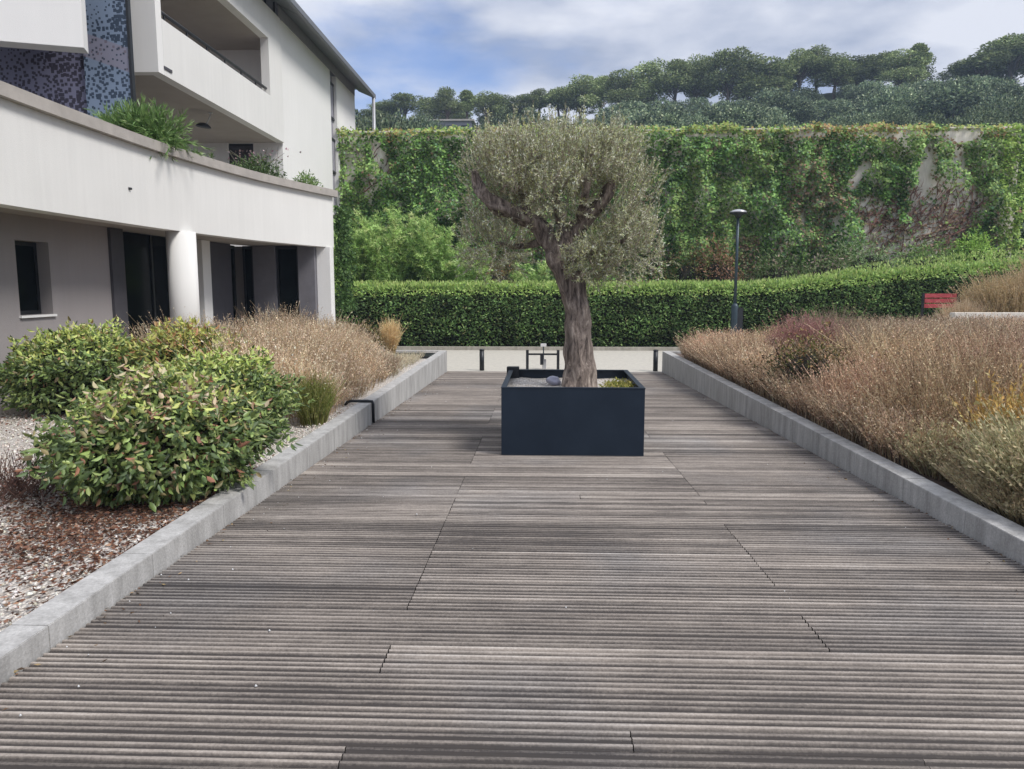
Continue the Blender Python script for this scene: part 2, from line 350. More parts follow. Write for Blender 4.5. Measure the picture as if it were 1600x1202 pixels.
def leaf_arr(P, D, Lg, Wd, col, fold=.25, face=None, fk=1.3):
    """diamond leaves; returns V, F, C"""
    n = len(P); D = unit(D)
    S = unit(np.cross(D, R.normal(size=(n, 3)) if face is None else R.normal(size=(n, 3))*.6+np.asarray(face)*fk)); N = np.cross(D, S)
    Lg = np.broadcast_to(Lg, n)[:, None]; Wd = np.broadcast_to(Wd, n)[:, None]
    a = P; b = P+D*Lg*.45+S*Wd*.5+N*Wd*fold; c = P+D*Lg; d = P+D*Lg*.45-S*Wd*.5+N*Wd*fold
    V = np.stack([a, b, c, d], 1).reshape(-1, 3)
    F = np.arange(4*n).reshape(n, 4)
    return V, F, np.repeat(np.broadcast_to(col, (n, 3)), 4, axis=0)
def leaf6(P, D, Lg, Wd, col, fold, face, fk=1.3):
    n = len(P); D = unit(D); S = unit(np.cross(D, R.normal(size=(n, 3))*.6+face*fk)); N = np.cross(D, S)
    Lg = Lg[:, None]; Wd = Wd[:, None]; dr = -N*Lg*.0
    pts = [P, P+D*Lg*.28+S*Wd*.42+N*Wd*fold, P+D*Lg*.62+S*Wd*.40+N*Wd*fold, P+D*Lg-N*Lg*.08, P+D*Lg*.62-S*Wd*.40+N*Wd*fold, P+D*Lg*.28-S*Wd*.42+N*Wd*fold]
    V = np.stack(pts, 1).reshape(-1, 3); b = 6*np.arange(n)[:, None]
    F = np.concatenate([b+np.array([[0, 1, 2, 3]]), b+np.array([[0, 3, 4, 5]])])
    return V, F, np.repeat(col, 6, axis=0)
def blade_arr(P0, P1, w0, w1, col):
    n = len(P0); D = unit(P1-P0); S = unit(np.cross(D, R.normal(size=(n, 3))))
    w0 = np.broadcast_to(w0, n)[:, None]; w1 = np.broadcast_to(w1, n)[:, None]
    V = np.stack([P0-S*w0, P0+S*w0, P1+S*w1, P1-S*w1], 1).reshape(-1, 3)
    return V, np.arange(4*n).reshape(n, 4), np.repeat(np.broadcast_to(col, (n, 3)), 4, axis=0)
def merge(parts):
    V, F, Cc, o = [], [], [], 0
    for v, f, c in parts:
        V.append(v); F.append(f+o); Cc.append(c); o += len(v)
    return np.concatenate(V), np.concatenate(F), np.concatenate(Cc)
def palette(n, cols, wts, jit=.18):
    cols = np.array(cols); i = R.choice(len(cols), n, p=np.array(wts)/sum(wts))
    return cols[i]*(1+R.uniform(-jit, jit, (n, 1)))*(1+R.uniform(-.06, .06, (n, 3)))
def nz(P, s, off=0.):
    return np.array([mnoise.noise(Vector((p[0]*s+off, p[1]*s+off*.7, p[2]*s-off))) for p in P])
def sph(n):
    v = unit(R.normal(size=(n, 3))); return v

# ---------------------------------------------------------------- ground, beds, road, hill
def sstep(a, b, x):
    t = np.clip((x-a)/(b-a), 0, 1); return t*t*(3-2*t)
def ridge(x):
    xs = []; zs = []
    for px, py in ((200, 205), (600, 197), (800, 192), (900, 188), (1000, 182), (1100, 178), (1200, 172), (1300, 162), (1400, 155), (1500, 148), (1600, 143), (1900, 130)):
        p = at(px, py, Y=130); xs.append(p[0]); zs.append(p[2])
    return np.interp(x, xs, zs)
def gz(x, y):
    x = np.asarray(x, float); y = np.asarray(y, float)
    g = -.53 + .95*sstep(5, 14, x)*sstep(12, 19, y)
    hl = sstep(38, 60, y)*.0 + np.clip((y-42)/88, 0, 1)
    bump = .8*np.sin(x*.11+y*.07)+.5*np.sin(x*.27-y*.19+1)
    up = ridge(x)*hl + bump*np.clip((y-50)/30, 0, 1)
    down = np.where(y > 132, (y-132)*.25, 0)
    return g + up - np.minimum(down, 20)
def sheet(name, xs, ys, zf, mat, kind='structure'):
    X, Y = np.meshgrid(xs, ys); Z = zf(X, Y)
    V = np.stack([X, Y, Z], -1).reshape(-1, 3); nx, ny = len(xs), len(ys)
    i = np.arange(nx-1)[None]+nx*np.arange(ny-1)[:, None]
    F = np.stack([i, i+1, i+nx+1, i+nx], -1).reshape(-1, 4)
    o = link(name, raw_mesh(name, V, F, smooth=True), mat); tag(o, kind=kind); return o
gx = np.concatenate([np.linspace(-600, -80, 14), np.linspace(-76, 120, 99), np.linspace(140, 700, 14)])
sheet('ground', gx, np.concatenate([np.linspace(-200, -10, 8), np.arange(-8, 42.1, 1.)]), gz, M['soil'])
sheet('hill', gx, np.concatenate([np.arange(42, 150, 2.), np.linspace(152, 700, 20)]), gz, M['rock'])
sheet('road', np.linspace(-40, 40, 81), np.linspace(19.05, 25.55, 14), lambda x, y: gz(x, y)+.02, M['road'])
def kerb_line(name, xs, y0, y1, h, mat):
    b = bmesh.new(); rows = []
    for x in xs:
        z = float(gz(x, y0)); rows.append([b.verts.new(p) for p in ((x, y0, z-.1), (x, y0, z+h), (x, y1, z+h), (x, y1, z-.1))])
    for a, c in zip(rows, rows[1:]):
        for i in range(3): b.faces.new((a[i], a[i+1], c[i+1], c[i]))
    bmesh.ops.recalc_face_normals(b, faces=b.faces)
    me = bpy.data.meshes.new(name); b.to_mesh(me); b.free(); o = link(name, me, mat); tag(o, kind='structure'); return o
kerb_line('road_kerb', np.linspace(-40, 40, 81), 25.56, 25.76, .13, M['old_kerb'])

DX0, DX1 = -2.30, 3.03          # inner faces of the deck kerbs
DS = .026                        # fall of the deck
# gravel bed (left) and planted bed (right)
sheet('gravel_bed', np.linspace(-14, DX0-.17, 60), np.linspace(-6, 18.9, 90), lambda x, y: -.03+.015*np.sin(x*3)*np.sin(y*2.3), M['gravel'])
sheet('planted_bed', np.linspace(DX1+.17, 22, 60), np.linspace(-6, 18.9, 80), lambda x, y: -.03+.30*sstep(5, 12, x), M['soil'])

# decking: every board a strip with three ribs
def build_deck():
    V, F, T, D = [], [], [], []
    prof = []
    bw = .141
    ed = .004
    for k in range(3):
        a = ed + k*(bw-2*ed)/3; b = ed+(k+1)*(bw-2*ed)/3
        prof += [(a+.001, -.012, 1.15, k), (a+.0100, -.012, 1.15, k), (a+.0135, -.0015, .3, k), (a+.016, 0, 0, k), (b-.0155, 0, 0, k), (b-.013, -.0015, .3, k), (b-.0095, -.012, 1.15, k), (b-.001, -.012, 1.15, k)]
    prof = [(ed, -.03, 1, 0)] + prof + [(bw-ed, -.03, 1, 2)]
    nb = int((19.02+5)/bw)
    rr = random.Random(5)
    grp = 0; mode = 0
    for ib in range(nb):
        y0 = -5+ib*bw
        if ib >= grp:
            grp = ib+rr.choice((2, 3, 3, 4, 5)); mode = rr.choice((0, 0, 1, 1, 2, 3)); gt = rr.uniform(-.02, .03)
        joints = {0: [-.70], 1: [-.70, 1.37], 2: [1.37], 3: []}[mode]
        if rr.random() < .06: joints = [.35]
        xs = [DX0+.012] + joints + [DX1-.012]
        for xa, xb in zip(xs, xs[1:]):
            a = xa+(.001 if xa > DX0+.1 else 0)+rr.uniform(0, .003); b = xb-(.001 if xb < DX1-.1 else 0)-rr.uniform(0, .003)
            tone = gt+rr.gauss(0, .045)
            if rr.random() < .04: tone += .07
            if 6.3 < y0 < 6.5 and a > -.8: tone = .15
            if 9.35 < y0 < 9.5 and b < 1.5: tone = .15
            if 4.02 < y0 < 4.4 and a > -.8: tone += .10
            dz = rr.uniform(-.0015, .0015)
            kt = [rr.gauss(0, .055) for _ in range(3)]
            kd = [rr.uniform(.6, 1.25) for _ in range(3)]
            nseg = 2
            base = len(V)
            for s in range(nseg):
                x = a+(b-a)*s/(nseg-1)
                for py, pz, di, k in prof:
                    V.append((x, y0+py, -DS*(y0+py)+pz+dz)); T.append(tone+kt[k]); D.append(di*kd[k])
            n = len(prof)
            for i in range(n-1):
                F.append((base+i, base+n+i, base+n+i+1, base+i+1))
    me = raw_mesh('deck', V, F, attrs={'tone': T, 'dirt': D})
    o = link('deck', me, M['deck']); tag(o, kind='structure')
build_deck()
sheet('deck_underlay', np.linspace(DX0-.1, DX1+.1, 3), np.linspace(-5, 19, 3), lambda x, y: -DS*y-.05, M['dark'])

# kerbs: cast segments with joints between
def kerb(name, xa, xb, inner, label, seg0):
    root = empty(name, ((xa+xb)/2, 7, -.3), label, 'kerb')
    y = seg0; k = 0
    rr = random.Random(3 if xa < 0 else 9)
    ends = []
    while y < 18.9:
        ln = min(rr.uniform(.93, 1.05), 19.0-y)
        if ln < .3: break
        bm = bmesh.new()
        ys = np.linspace(y+.003, y+ln-.003, 5)
        mb = MB(); z0 = -.85
        mb.box(xa+rr.uniform(-.001, .001), xb+rr.uniform(-.001, .001), y+.0012, y+ln-.0012, z0, .02+rr.uniform(-.001, .001))
        bm.free()
        me = mb.mesh('kerb_block', .004)
        o = link('kerb_block', me, M['conc'], root, None); o.location = (-root.location.x, -7, .3)
        y += ln; k += 1
kerb('concrete_kerb', DX0-.185, DX0, DX0, 'low pale concrete kerb along the left side of the deck, edging the gravel bed', -4.6)
kerb('concrete_kerb', DX1, DX1+.185, DX1, 'low concrete kerb with shaded face along the right side of the deck, edging the dry grass bed', -4.4)
o = MB().box(-6.2, DX0-.19, 18.905, 19.04, -.8, .022).build('concrete_kerb', M['conc'], bevel=.006)
tag(o, 'short pale concrete kerb closing the far end of the left gravel bed', 'kerb')
o = MB().box(DX1+.19, 9, 18.905, 19.04, -.8, .022).build('concrete_kerb', M['conc'], bevel=.006)
tag(o, 'concrete kerb closing the far end of the right bed, hidden behind grass', 'kerb')
# dark slatted drain grate in the far corner of the gravel bed
gr = empty('drain_grate', (-3.3, 17.9, -.02), 'dark grey grate set in the far corner of the left gravel bed beside the kerb', 'grate')
mb = MB()
for i in range(16): mb.box(-.9, .75, -.42+i*.055, -.42+i*.055+.03, 0, .03)
mb.build('bars', M['dark'], gr); MB().box(-.95, -.9, -.47, .5, 0, .035).box(.75, .8, -.47, .5, 0, .035).box(-.9, .75, -.47, -.42, 0, .035).box(-.9, .75, .46, .5, 0, .035).build('frame', M['dark'], gr)
MB().box(-.9, .75, -.42, .46, -.008, -.002).build('pit', M['dark'], gr)
# white low wall at the back of the right bed
o = MB().box(9.6, 24, 18.2, 18.42, -.5, 1.0).build('low_wall', M['oldwall'], bevel=.01)
tag(o, 'long low pale wall behind the dry grass at the far right', 'wall')

# black hose clipped over the left kerb
yb = 10.35
mb = MB(); zb = -DS*yb
mb.tube([(DX0-.36, yb-.03, -.02), (DX0-.33, yb-.02, .03), (DX0-.28, yb, .04), (DX0-.05, yb, .042), (DX0+.012, yb, .036), (DX0+.022, yb, .0), (DX0+.022, yb, zb+.01)], .02, 8)
o = mb.build('hose', M['dark']); tag(o, 'short black hose bent over the left kerb down to the deck', 'hose')

# ---------------------------------------------------------------- apartment building
bld = empty('apartment_building', (-9, 20, 0), 'cream apartment building with curved ground floor, balcony and grey roof edge at the left', 'building')
def bp(mb, name, mat, parent=None, bevel=0):
    o = mb.build(name, mat, parent or bld, bevel)
    if (parent or bld) is bld: o.location = (9, -20, 0)
    return o
FC = [(-6.05, 2.0), (-6.30, 4.5), (-6.48, 7.0), (-6.57, 9.4), (-6.60, 11.2), (-6.55, 13.7), (-6.25, 16.4), (-5.85, 18.2), (-5.33, 20.0)]
def dens(pts, n=40):
    P = np.array(pts); t = np.arange(len(P)); tt = np.linspace(0, len(P)-1, n)
    # smooth by Catmull-Rom
    outp = []
    for u in tt:
        i = min(int(u), len(P)-2); f = u-i
        p0 = P[max(i-1, 0)]; p1 = P[i]; p2 = P[i+1]; p3 = P[min(i+2, len(P)-1)]
        outp.append(.5*((2*p1)+(-p0+p2)*f+(2*p0-5*p1+4*p2-p3)*f*f+(-p0+3*p1-3*p2+p3)*f**3))
    return np.array(outp)
fc = dens(FC)
tan = np.gradient(fc, axis=0); tan = tan/np.linalg.norm(tan, axis=1, keepdims=True); nor = np.stack([tan[:, 1], -tan[:, 0]], 1)
def strip(o0, o1, z0, z1, name, mat, ext=0., i0=0, i1=None):
    """wall strip following the curved front between two offsets"""
    f = fc.copy()[i0:i1]; nn = nor[i0:i1]; f[-1] += tan[-1]*ext
    a = f+nn*o0; b = f+nn*o1
    mb = MB(); v = [[mb.bm.verts.new((*p, z)) for p in q] for q, z in ((a, z0), (b, z0), (b, z1), (a, z1))]
    n = len(f)
    for k in range(4):
        q, r2 = v[k], v[(k+1) % 4]
        for i in range(n-1):
            fa = mb.bm.faces.new((q[i], q[i+1], r2[i+1], r2[i])); fa.smooth = False
    for i in (0, n-1): mb.bm.faces.new([v[k][i] for k in range(4)])
    return bp(mb, name, mat)
strip(-.28, 0, 2.6, 3.88, 'fascia_wall', M['white'])
strip(-.34, .10, 3.883, 4.05, 'parapet_coping', M['cap'], ext=.1)
strip(-1.9, -.29, 2.63, 2.8, 'soffit', M['soffit'])
strip(-3.0, -.29, 3.2, 3.35, 'terrace_floor', M['cap'])
# round column, end pillar
mb = MB(); c = at(287, 420, Y=14.2); mb.lathe([(.26, -.2), (.26, 2.6)], 32, c[0]-.02, 14.2); bp(mb, 'round_column', M['white'])
ex, ey = fc[-1]
bp(MB().box(ex-.36, ex-.012, ey-.37, ey-.012, -.6, 2.598), 'end_pillar', M['white2'], bevel=.006)
# inner ground-floor wall, plane x = IW
IW = -7.55
def yy(px): return float(at(px, 430, X=IW)[1])
w0, w1 = yy(27), yy(79); wz0, wz1 = .56, 2.12
wz1 = float(at(50, 377, X=IW)[2]); wz0 = float(at(60, 492, X=IW)[2])
e1 = yy(172)
bp(MB().box(IW-.3, IW, 2.0, w0, -.6, 2.9).box(IW-.3, IW, w1, e1, -.6, 2.9).box(IW-.3, IW, w0, w1, -.6, wz0).box(IW-.3, IW, w0, w1, wz1, 2.9), 'ground_floor_wall', M['grey_wall'])
win = bp(MB().box(IW-.24, IW-.19, w0, w0+.06, wz0, wz1).box(IW-.24, IW-.19, w1-.06, w1, wz0, wz1).box(IW-.24, IW-.19, w0+.06, w1-.06, wz0, wz0+.06).box(IW-.24, IW-.19, w0+.06, w1-.06, wz1-.06, wz1), 'window_frame', M['dark'])
s_ = MB().box(IW-.22, IW-.205, w0+.06, w1-.06, wz0+.06, wz1-.06).build('pane', M['glass'], win)
s_ = MB().box(IW-.19, IW+.04, w0-.03, w1+.03, wz0-.035, wz0-.002).build('sill', M['white2'], win)
e2, e3, e4, e5 = yy(192), yy(268), yy(309), yy(322)
bp(MB().box(IW-.3, IW+.05, e1+.003, e2, -.6, 2.62), 'dark_pier', M['panel'])
dr = bp(MB().box(IW-.30, IW-.22, e2+.003, e2+.07, -.6, 2.62).box(IW-.30, IW-.22, e4-.07, e4, -.6, 2.62).box(IW-.30, IW-.22, (e2+e4)/2-.03, (e2+e4)/2+.03, -.6, 2.62), 'door_frame', M['dark'])
MB().box(IW-.28, IW-.25, e2+.07, (e2+e4)/2-.03, -.6, 2.62).build('pane', M['glass'], dr)
MB().box(IW-.28, IW-.25, (e2+e4)/2+.03, e4-.07, -.6, 2.62).build('pane', M['glass'], dr)
bp(MB().box(IW-.3, IW+.12, e4+.003, e5, -.6, 2.62), 'pale_pier', M['white2'])
e6 = yy(362); EY = 19.45
bp(MB().box(IW-.3, IW, e5+.003, e6, -.6, 2.62), 'grey_panel_wall', M['panel'])
g = bp(MB().box(IW-.25, IW-.17, e6, e6+.06, -.6, 2.62).box(IW-.25, IW-.17, EY-.07, EY-.005, -.6, 2.62).box(IW-.25, IW-.17, e6+.06, EY-.07, 2.54, 2.62), 'glazing_frame', M['dark'])
MB().box(IW-.22, IW-.2, e6+.06, EY-.07, -.6, 2.54).build('pane', M['glass'], g)
def xx(px, Y, py=430): return float(at(px, py, Y=Y)[0])
a1, a2, a3 = xx(396, EY), xx(431, EY), xx(466, EY)
bp(MB().box(a1, a2, EY, EY+.25, -.6, 2.62), 'end_wall_panel', M['panel2'])
bp(MB().box(a3, ex-.365, EY, EY+.25, -.6, 2.62), 'end_wall_panel', M['panel2'])
for xa, xb in ((IW, a1), (a2, a3)):
    g = bp(MB().box(xa+.003, xa+.05, EY+.06, EY+.14, -.6, 2.62).box(xb-.05, xb-.003, EY+.06, EY+.14, -.6, 2.62).box(xa+.05, xb-.05, EY+.06, EY+.14, 2.54, 2.62), 'glazing_frame', M['dark'])
    MB().box(xa+.05, xb-.05, EY+.09, EY+.11, -.6, 2.54).build('pane', M['glass'], g)
bp(MB().box(-16, IW-.5, 1.9, EY+.3, -.6, 3.18), 'ground_floor_core', M['dark'])
bp(MB().box(IW-.5, -5.75, EY+.31, EY+.5, -.6, 2.62), 'ground_floor_rear_wall', M['grey_wall'])

# small conduit stub and crack on the curved front
fi = int(np.argmin(np.abs(fc[:, 1]-12.5))); cp = fc[fi]+nor[fi]*.004
bp(MB().tube([(cp[0], cp[1]-.05, 3.16), (cp[0]+.02, cp[1], 3.16)], .02, 8), 'conduit_stub', M['dark'])
# upper floors
BX = -7.8
B0, B1 = 16.1, 23.9
bp(MB().box(BX-.24, BX, B0+.25, B1, 5.95, 7.07), 'balcony_parapet', M['white'])
bp(MB().box(BX-.24, BX, 22.8, B1, 7.07, 8.66).box(BX-.24, BX, B0+.25, B1, 8.66, 9.55).box(BX-.24, BX, B0+.25, 22.2, 9.55, 10.6), 'upper_wall', M['white'])
px_l = xx(197, B0, 60)
bp(MB().box(px_l, BX, B0, B0+.245, 5.95, 13), 'balcony_end_wall', M['white2'])
bp(MB().box(-11, BX-.245, B0+.25, B1-.002, 5.955, 6.15), 'balcony_slab', M['soffit'])
bp(MB().box(-11, BX-.245, B0+.25, B1-.002, 8.665, 8.9), 'balcony_ceiling', M['soffit'])
bp(MB().box(-11.3, -11.003, 15.91, B1-.002, 8.66, 12), 'rear_wall', M['white2'])
for (sx_, sy_) in ((-11.15, 17.2), (-11.15, 20.5)): bp(MB().lathe([(.16, 3.35), (.16, 8.66)], 20, sx_, sy_), 'gallery_column', M['white2'])
hr = bp(MB().tube([(BX-.12, B0+.26, 7.27), (BX-.12, 22.78, 7.27)], .04, 8), 'balcony_handrail', M['dark'])
for y in np.arange(B0+.6, 22.7, 1.05): MB().box(BX-.135, BX-.105, y, y+.04, 7.071, 7.24).build('bracket', M['dark'], hr)
vt = at(262, 109, X=BX); bp(MB().box(BX+.001, BX+.02, float(vt[1])-.17, float(vt[1])+.17, float(vt[2])-.03, float(vt[2])+.03), 'overflow_slot', M['panel'])
# upper terrace rail on top of the block
tr = bp(MB().tube([(BX-.12, 22.3, 10.3), (BX-.12, B1-.1, 10.3)], .03, 8), 'terrace_rail', M['dark'])
for y in (23.0, 23.74): MB().box(BX-.14, BX-.10, y, y+.04, 9.555, 10.28).build('post', M['dark'], tr)
# rear wing: frontal wall, long side wall with a window slot
WX = -7.86; W1 = 33.5
s0, s1 = 29.62, 30.5
fwx0, fwx1 = xx(356, B1, 238), xx(396, B1, 238); fz0, fz1 = 4.75, 5.7
bp(MB().box(-14, fwx0, B1, B1+.25, -.6, 9.55).box(fwx1, WX, B1, B1+.25, -.6, 9.55).box(fwx0, fwx1, B1, B1+.25, -.6, fz0).box(fwx0, fwx1, B1, B1+.25, fz1+.25, 9.55), 'front_wall', M['white2'])
g = bp(MB().box(fwx0+.003, fwx1-.003, B1+.1, B1+.16, fz0, fz0+.07).box(fwx0+.003, fwx1-.003, B1+.1, B1+.16, fz1+.18, fz1+.249).box(fwx0+.003, fwx0+.04, B1+.1, B1+.16, fz0+.07, fz1+.18).box(fwx1-.04, fwx1-.003, B1+.1, B1+.16, fz0+.07, fz1+.18), 'window_frame', M['dark'])
MB().box(fwx0+.04, fwx1-.04, B1+.12, B1+.14, fz0+.07, fz1+.18).build('pane', M['panel'], g)
bp(MB().box(WX-.25, WX, B1+.253, s0, -.6, 9.6).box(WX-.25, WX, s1, W1, -.6, 9.6).box(-14, WX-.253, W1-.25, W1, -.6, 9.6), 'side_wall', M['white2'])
bp(MB().box(WX-.23, WX-.16, s0+.002, s1-.002, -.6, 9.6), 'slot_panel', M['frieze'])
for za, zb_ in ((7.95, 9.3), (5.95, 7.25), (3.4, 5.2)):
    g = bp(MB().box(WX-.155, WX-.09, s0+.01, s1-.01, za, za+.08).box(WX-.155, WX-.09, s0+.01, s1-.01, zb_-.08, zb_).box(WX-.155, WX-.11, s0+.01, s0+.05, za+.08, zb_-.08).box(WX-.155, WX-.11, s1-.05, s1-.01, za+.08, zb_-.08), 'window_frame', M['dark'])
    MB().box(WX-.155, WX-.12, s0+.05, s1-.05, za+.08, zb_-.08).build('pane', M['frieze'], g)
bp(MB().box(WX-.02, WX+.012, B1+.005, W1, 9.605, 9.95), 'frieze', M['frieze'])
rf = bp(MB().hull8([(-14, 19.5, 9.97), (WX+.05, 19.5, 9.97), (WX+.05, W1+.5, 9.97), (-14, W1+.5, 9.97), (-14, 19.5, 10.6), (WX+.05, 19.5, 10.12), (WX+.05, W1+.5, 10.12), (-14, W1+.5, 10.6)])
        .hull8([(WX+.055, B1+.005, 9.9), (-7.16, B1+.005, 9.62), (-7.16, W1+.5, 9.62), (WX+.055, W1+.5, 9.9), (WX+.055, B1+.005, 10.12), (-7.16, B1+.005, 9.74), (-7.16, W1+.5, 9.74), (WX+.055, W1+.5, 10.12)])
        .hull8([(BX+.03, 19.5, 9.9), (-7.16, 19.5, 9.62), (-7.16, B1, 9.62), (BX+.03, B1, 9.9), (BX+.03, 19.5, 10.12), (-7.16, 19.5, 9.74), (-7.16, B1, 9.74), (BX+.03, B1, 10.12)]), 'roof', M['roof'])
MB().box(-7.155, -7.06, 19.5, W1+.5, 9.58, 9.76).build('gutter', M['roof'], rf, .01)
dp = bp(MB().tube([(-7.12, W1+.3, 9.6), (-7.12, W1+.3, -.4)], .07, 10), 'downpipe', M['alu'])
# white balcony panel and screens at upper left
p0 = at(131, 75, Z=5.9); p0 = at(131, 75, Y=14.0); zs = float(p0[2])
dirx = np.array([-.945, -.33]); nrm = np.array([-dirx[1], dirx[0]])*-1
q0 = np.array([p0[0], 14.0]); q1 = q0+dirx*4
nb_ = np.array([-.33, .945])*.38
bp(MB().prism([tuple(q0), tuple(q0+nb_), tuple(q1+nb_), tuple(q1)], zs, 9.6), 'balcony_panel', M['white2'], bevel=.006)
bp(MB().prism([tuple(q0+nb_*1.01+dirx*.35), (q0[0]-.75, 15.0), (q1[0], 15.0), tuple(q1+nb_*1.01)], zs+1.1, zs+1.3), 'balcony_slab', M['soffit'])
sx0, sx1, sx2 = xx(134, 14.95, 140), xx(205, 14.95, 150), xx(-60, 14.8)
bp(MB().box(sx0, sx1, 14.95, 15.01, 3.35, 13), 'perforated_screen', M['screen'])
bp(MB().box(sx1+.002, sx1+.05, 14.93, 15.03, 3.35, 13), 'screen_post', M['dark'])
bp(MB().box(sx2-1, sx0-.003, 15.02, 15.07, 3.35, 9.0), 'perforated_screen', M['screen2'])
bp(MB().box(-14, sx0-.25, 15.1, 15.4, 3.35, 12), 'stair_wall', M['panel'])
bp(MB().box(sx1-2.8, sx1-.5, 15.45, 15.9, 3.35, 12), 'stair_wall', M['panel'])
# hanging ceiling lamp below the balcony
lp = at(329, 176, Z=5.95)
hl = empty('ceiling_lamp', tuple(lp), 'small curved lamp hanging below the large balcony', 'lamp')
MB().lathe([(.05, -.02), (.05, 0)], 12).tube([(0, 0, -.01), (-.02, -.02, -.12), (-.10, -.05, -.30)], .018, 6).build('stem', M['alu'], hl)
mb = MB().lathe([(.02, 0), (.10, -.02), (.17, -.07), (.19, -.11), (.0, -.06)], 18); o = mb.build('shade', M['dark'], hl); o.location = (-.16, -.06, -.26); o.rotation_euler = (0, rad(8), 0)

# ---------------------------------------------------------------- foliage builders
def shrub_mesh(name, rx, ry, h, n, cols, wts, Ls, Ws, lump=.26, seed=0., flat=.0, up=.5, top=None, inner=.55, jit=.2, low=.0, droop=0.):
    """leafy mound: leaves through the outer volume of a lumpy dome"""
    v = sph(n); fl = (v[:, 2] < 0) & (R.random(n) < .45-.3*low); v[fl, 2] *= -1
    lum = 1+lump*1.1*nz(v, 2.3, seed)+lump*1.1*nz(v, 5.0, seed+9)+lump*1.0*nz(v, 8.5, seed+3)
    rr = lum*(1-inner*R.random(n)**1.9)
    z = v[:, 2]; az = unit(v[:, :2]+1e-6)
    rxy = np.where(z > 0, np.sqrt(np.clip(1-z*z, 0, 1)), np.sqrt(1-(z*.78)**2))*rr
    P = np.stack([az[:, 0]*rx*rxy, az[:, 1]*ry*rxy, np.where(z > 0, h*(.40+.60*z*rr), h*(.40+.33*z))], 1)
    P[:, 2] = np.maximum(P[:, 2], .03+.08*R.random(n))
    D = v*np.array([.62, .62, .3])+np.array([0, 0, up*.35])+R.normal(size=(n, 3))*.62
    D[:, 2] -= droop
    c = palette(n, cols, wts, jit)
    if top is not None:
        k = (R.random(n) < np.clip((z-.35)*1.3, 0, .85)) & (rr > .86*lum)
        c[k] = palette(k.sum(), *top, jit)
    sz = R.uniform(.7, 1.25, n)
    return leaf6(P, D, Ls*sz, Ws*sz, c, .22, v*.8+np.array([0, 0, .6]))
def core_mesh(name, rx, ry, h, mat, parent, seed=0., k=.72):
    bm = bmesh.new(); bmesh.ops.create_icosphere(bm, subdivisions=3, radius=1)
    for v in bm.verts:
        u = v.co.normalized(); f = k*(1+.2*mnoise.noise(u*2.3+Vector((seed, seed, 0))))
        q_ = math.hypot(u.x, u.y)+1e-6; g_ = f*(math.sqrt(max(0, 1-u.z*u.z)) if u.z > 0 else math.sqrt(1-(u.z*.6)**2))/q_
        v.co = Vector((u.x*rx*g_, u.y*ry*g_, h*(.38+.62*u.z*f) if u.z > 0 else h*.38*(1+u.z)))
    me = bpy.data.meshes.new('inner_fill'); bm.to_mesh(me); bm.free(); return link('inner_fill', me, mat, parent)  # solid dark core added to block the view through the leaves
def twigs(n, rx, ry, h, parent, col=(.06, .045, .035), w=.008):
    a = R.uniform(0, 2*math.pi, n); r0 = R.uniform(0, .25, n); r1 = R.uniform(.4, 1, n)
    P0 = np.stack([np.cos(a)*r0*rx, np.sin(a)*r0*ry, np.zeros(n)], 1); P1 = np.stack([np.cos(a)*r1*rx, np.sin(a)*r1*ry, R.uniform(.3, .85, n)*h], 1)
    V, F, Cc = blade_arr(P0, P1, w, w*.4, np.array(col))
    return link('inner_fill', raw_mesh('inner_fill', V, F, Cc), M['straw'], parent)
G_D, G_M, G_L = (.035, .075, .02), (.085, .15, .035), (.20, .28, .06)
def shrub(name, loc, rx, ry, h, n, label, cols, wts, Ls, Ws, rz=0, mat='leaf', core='core', ck=.72, **k):
    root = empty(name, loc, label, 'shrub', rz=rz)
    V, F, Cc = shrub_mesh(name, rx, ry, h, n, cols, wts, Ls, Ws, **k)
    link('foliage', raw_mesh('foliage', V, F, Cc), M[mat], root)
    if core: core_mesh('inner_fill', rx, ry, h, M[core], root, k.get('seed', 0), ck)
    return root
phot = [(.085, .13, .045), (.18, .25, .075), (.32, .40, .13), (.36, .30, .15), (.32, .15, .09)]
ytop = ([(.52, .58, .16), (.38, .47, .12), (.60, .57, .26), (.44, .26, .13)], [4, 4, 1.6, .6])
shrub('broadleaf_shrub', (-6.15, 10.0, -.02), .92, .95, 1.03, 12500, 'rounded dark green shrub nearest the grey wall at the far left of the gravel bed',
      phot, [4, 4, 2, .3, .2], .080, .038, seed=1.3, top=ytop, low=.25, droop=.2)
shrub('broadleaf_shrub', (-4.75, 10.2, -.02), .78, .70, 1.08, 8000, 'small yellow and orange tinged shrub in front of the round column',
      [(.12, .16, .05), (.26, .32, .08), (.44, .42, .12), (.42, .20, .09)], [3, 3, 3, 1.3], .085, .034, seed=4.1,
      top=([(.56, .54, .16), (.44, .48, .13), (.50, .30, .13)], [4, 3, 1.4]), low=.2)
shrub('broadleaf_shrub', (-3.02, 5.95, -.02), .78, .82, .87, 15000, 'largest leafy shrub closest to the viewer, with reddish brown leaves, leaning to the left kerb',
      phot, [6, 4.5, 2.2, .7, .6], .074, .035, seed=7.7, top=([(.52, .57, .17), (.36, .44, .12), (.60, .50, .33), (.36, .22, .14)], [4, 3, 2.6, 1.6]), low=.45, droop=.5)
shrub('broadleaf_shrub', (-3.38, 7.85, -.02), .74, .82, .91, 11500, 'glossy green shrub touching the left kerb just behind the largest shrub',
      phot, [4, 5, 3, .3, .2], .070, .033, seed=2.2, top=ytop, low=.3, droop=.2)

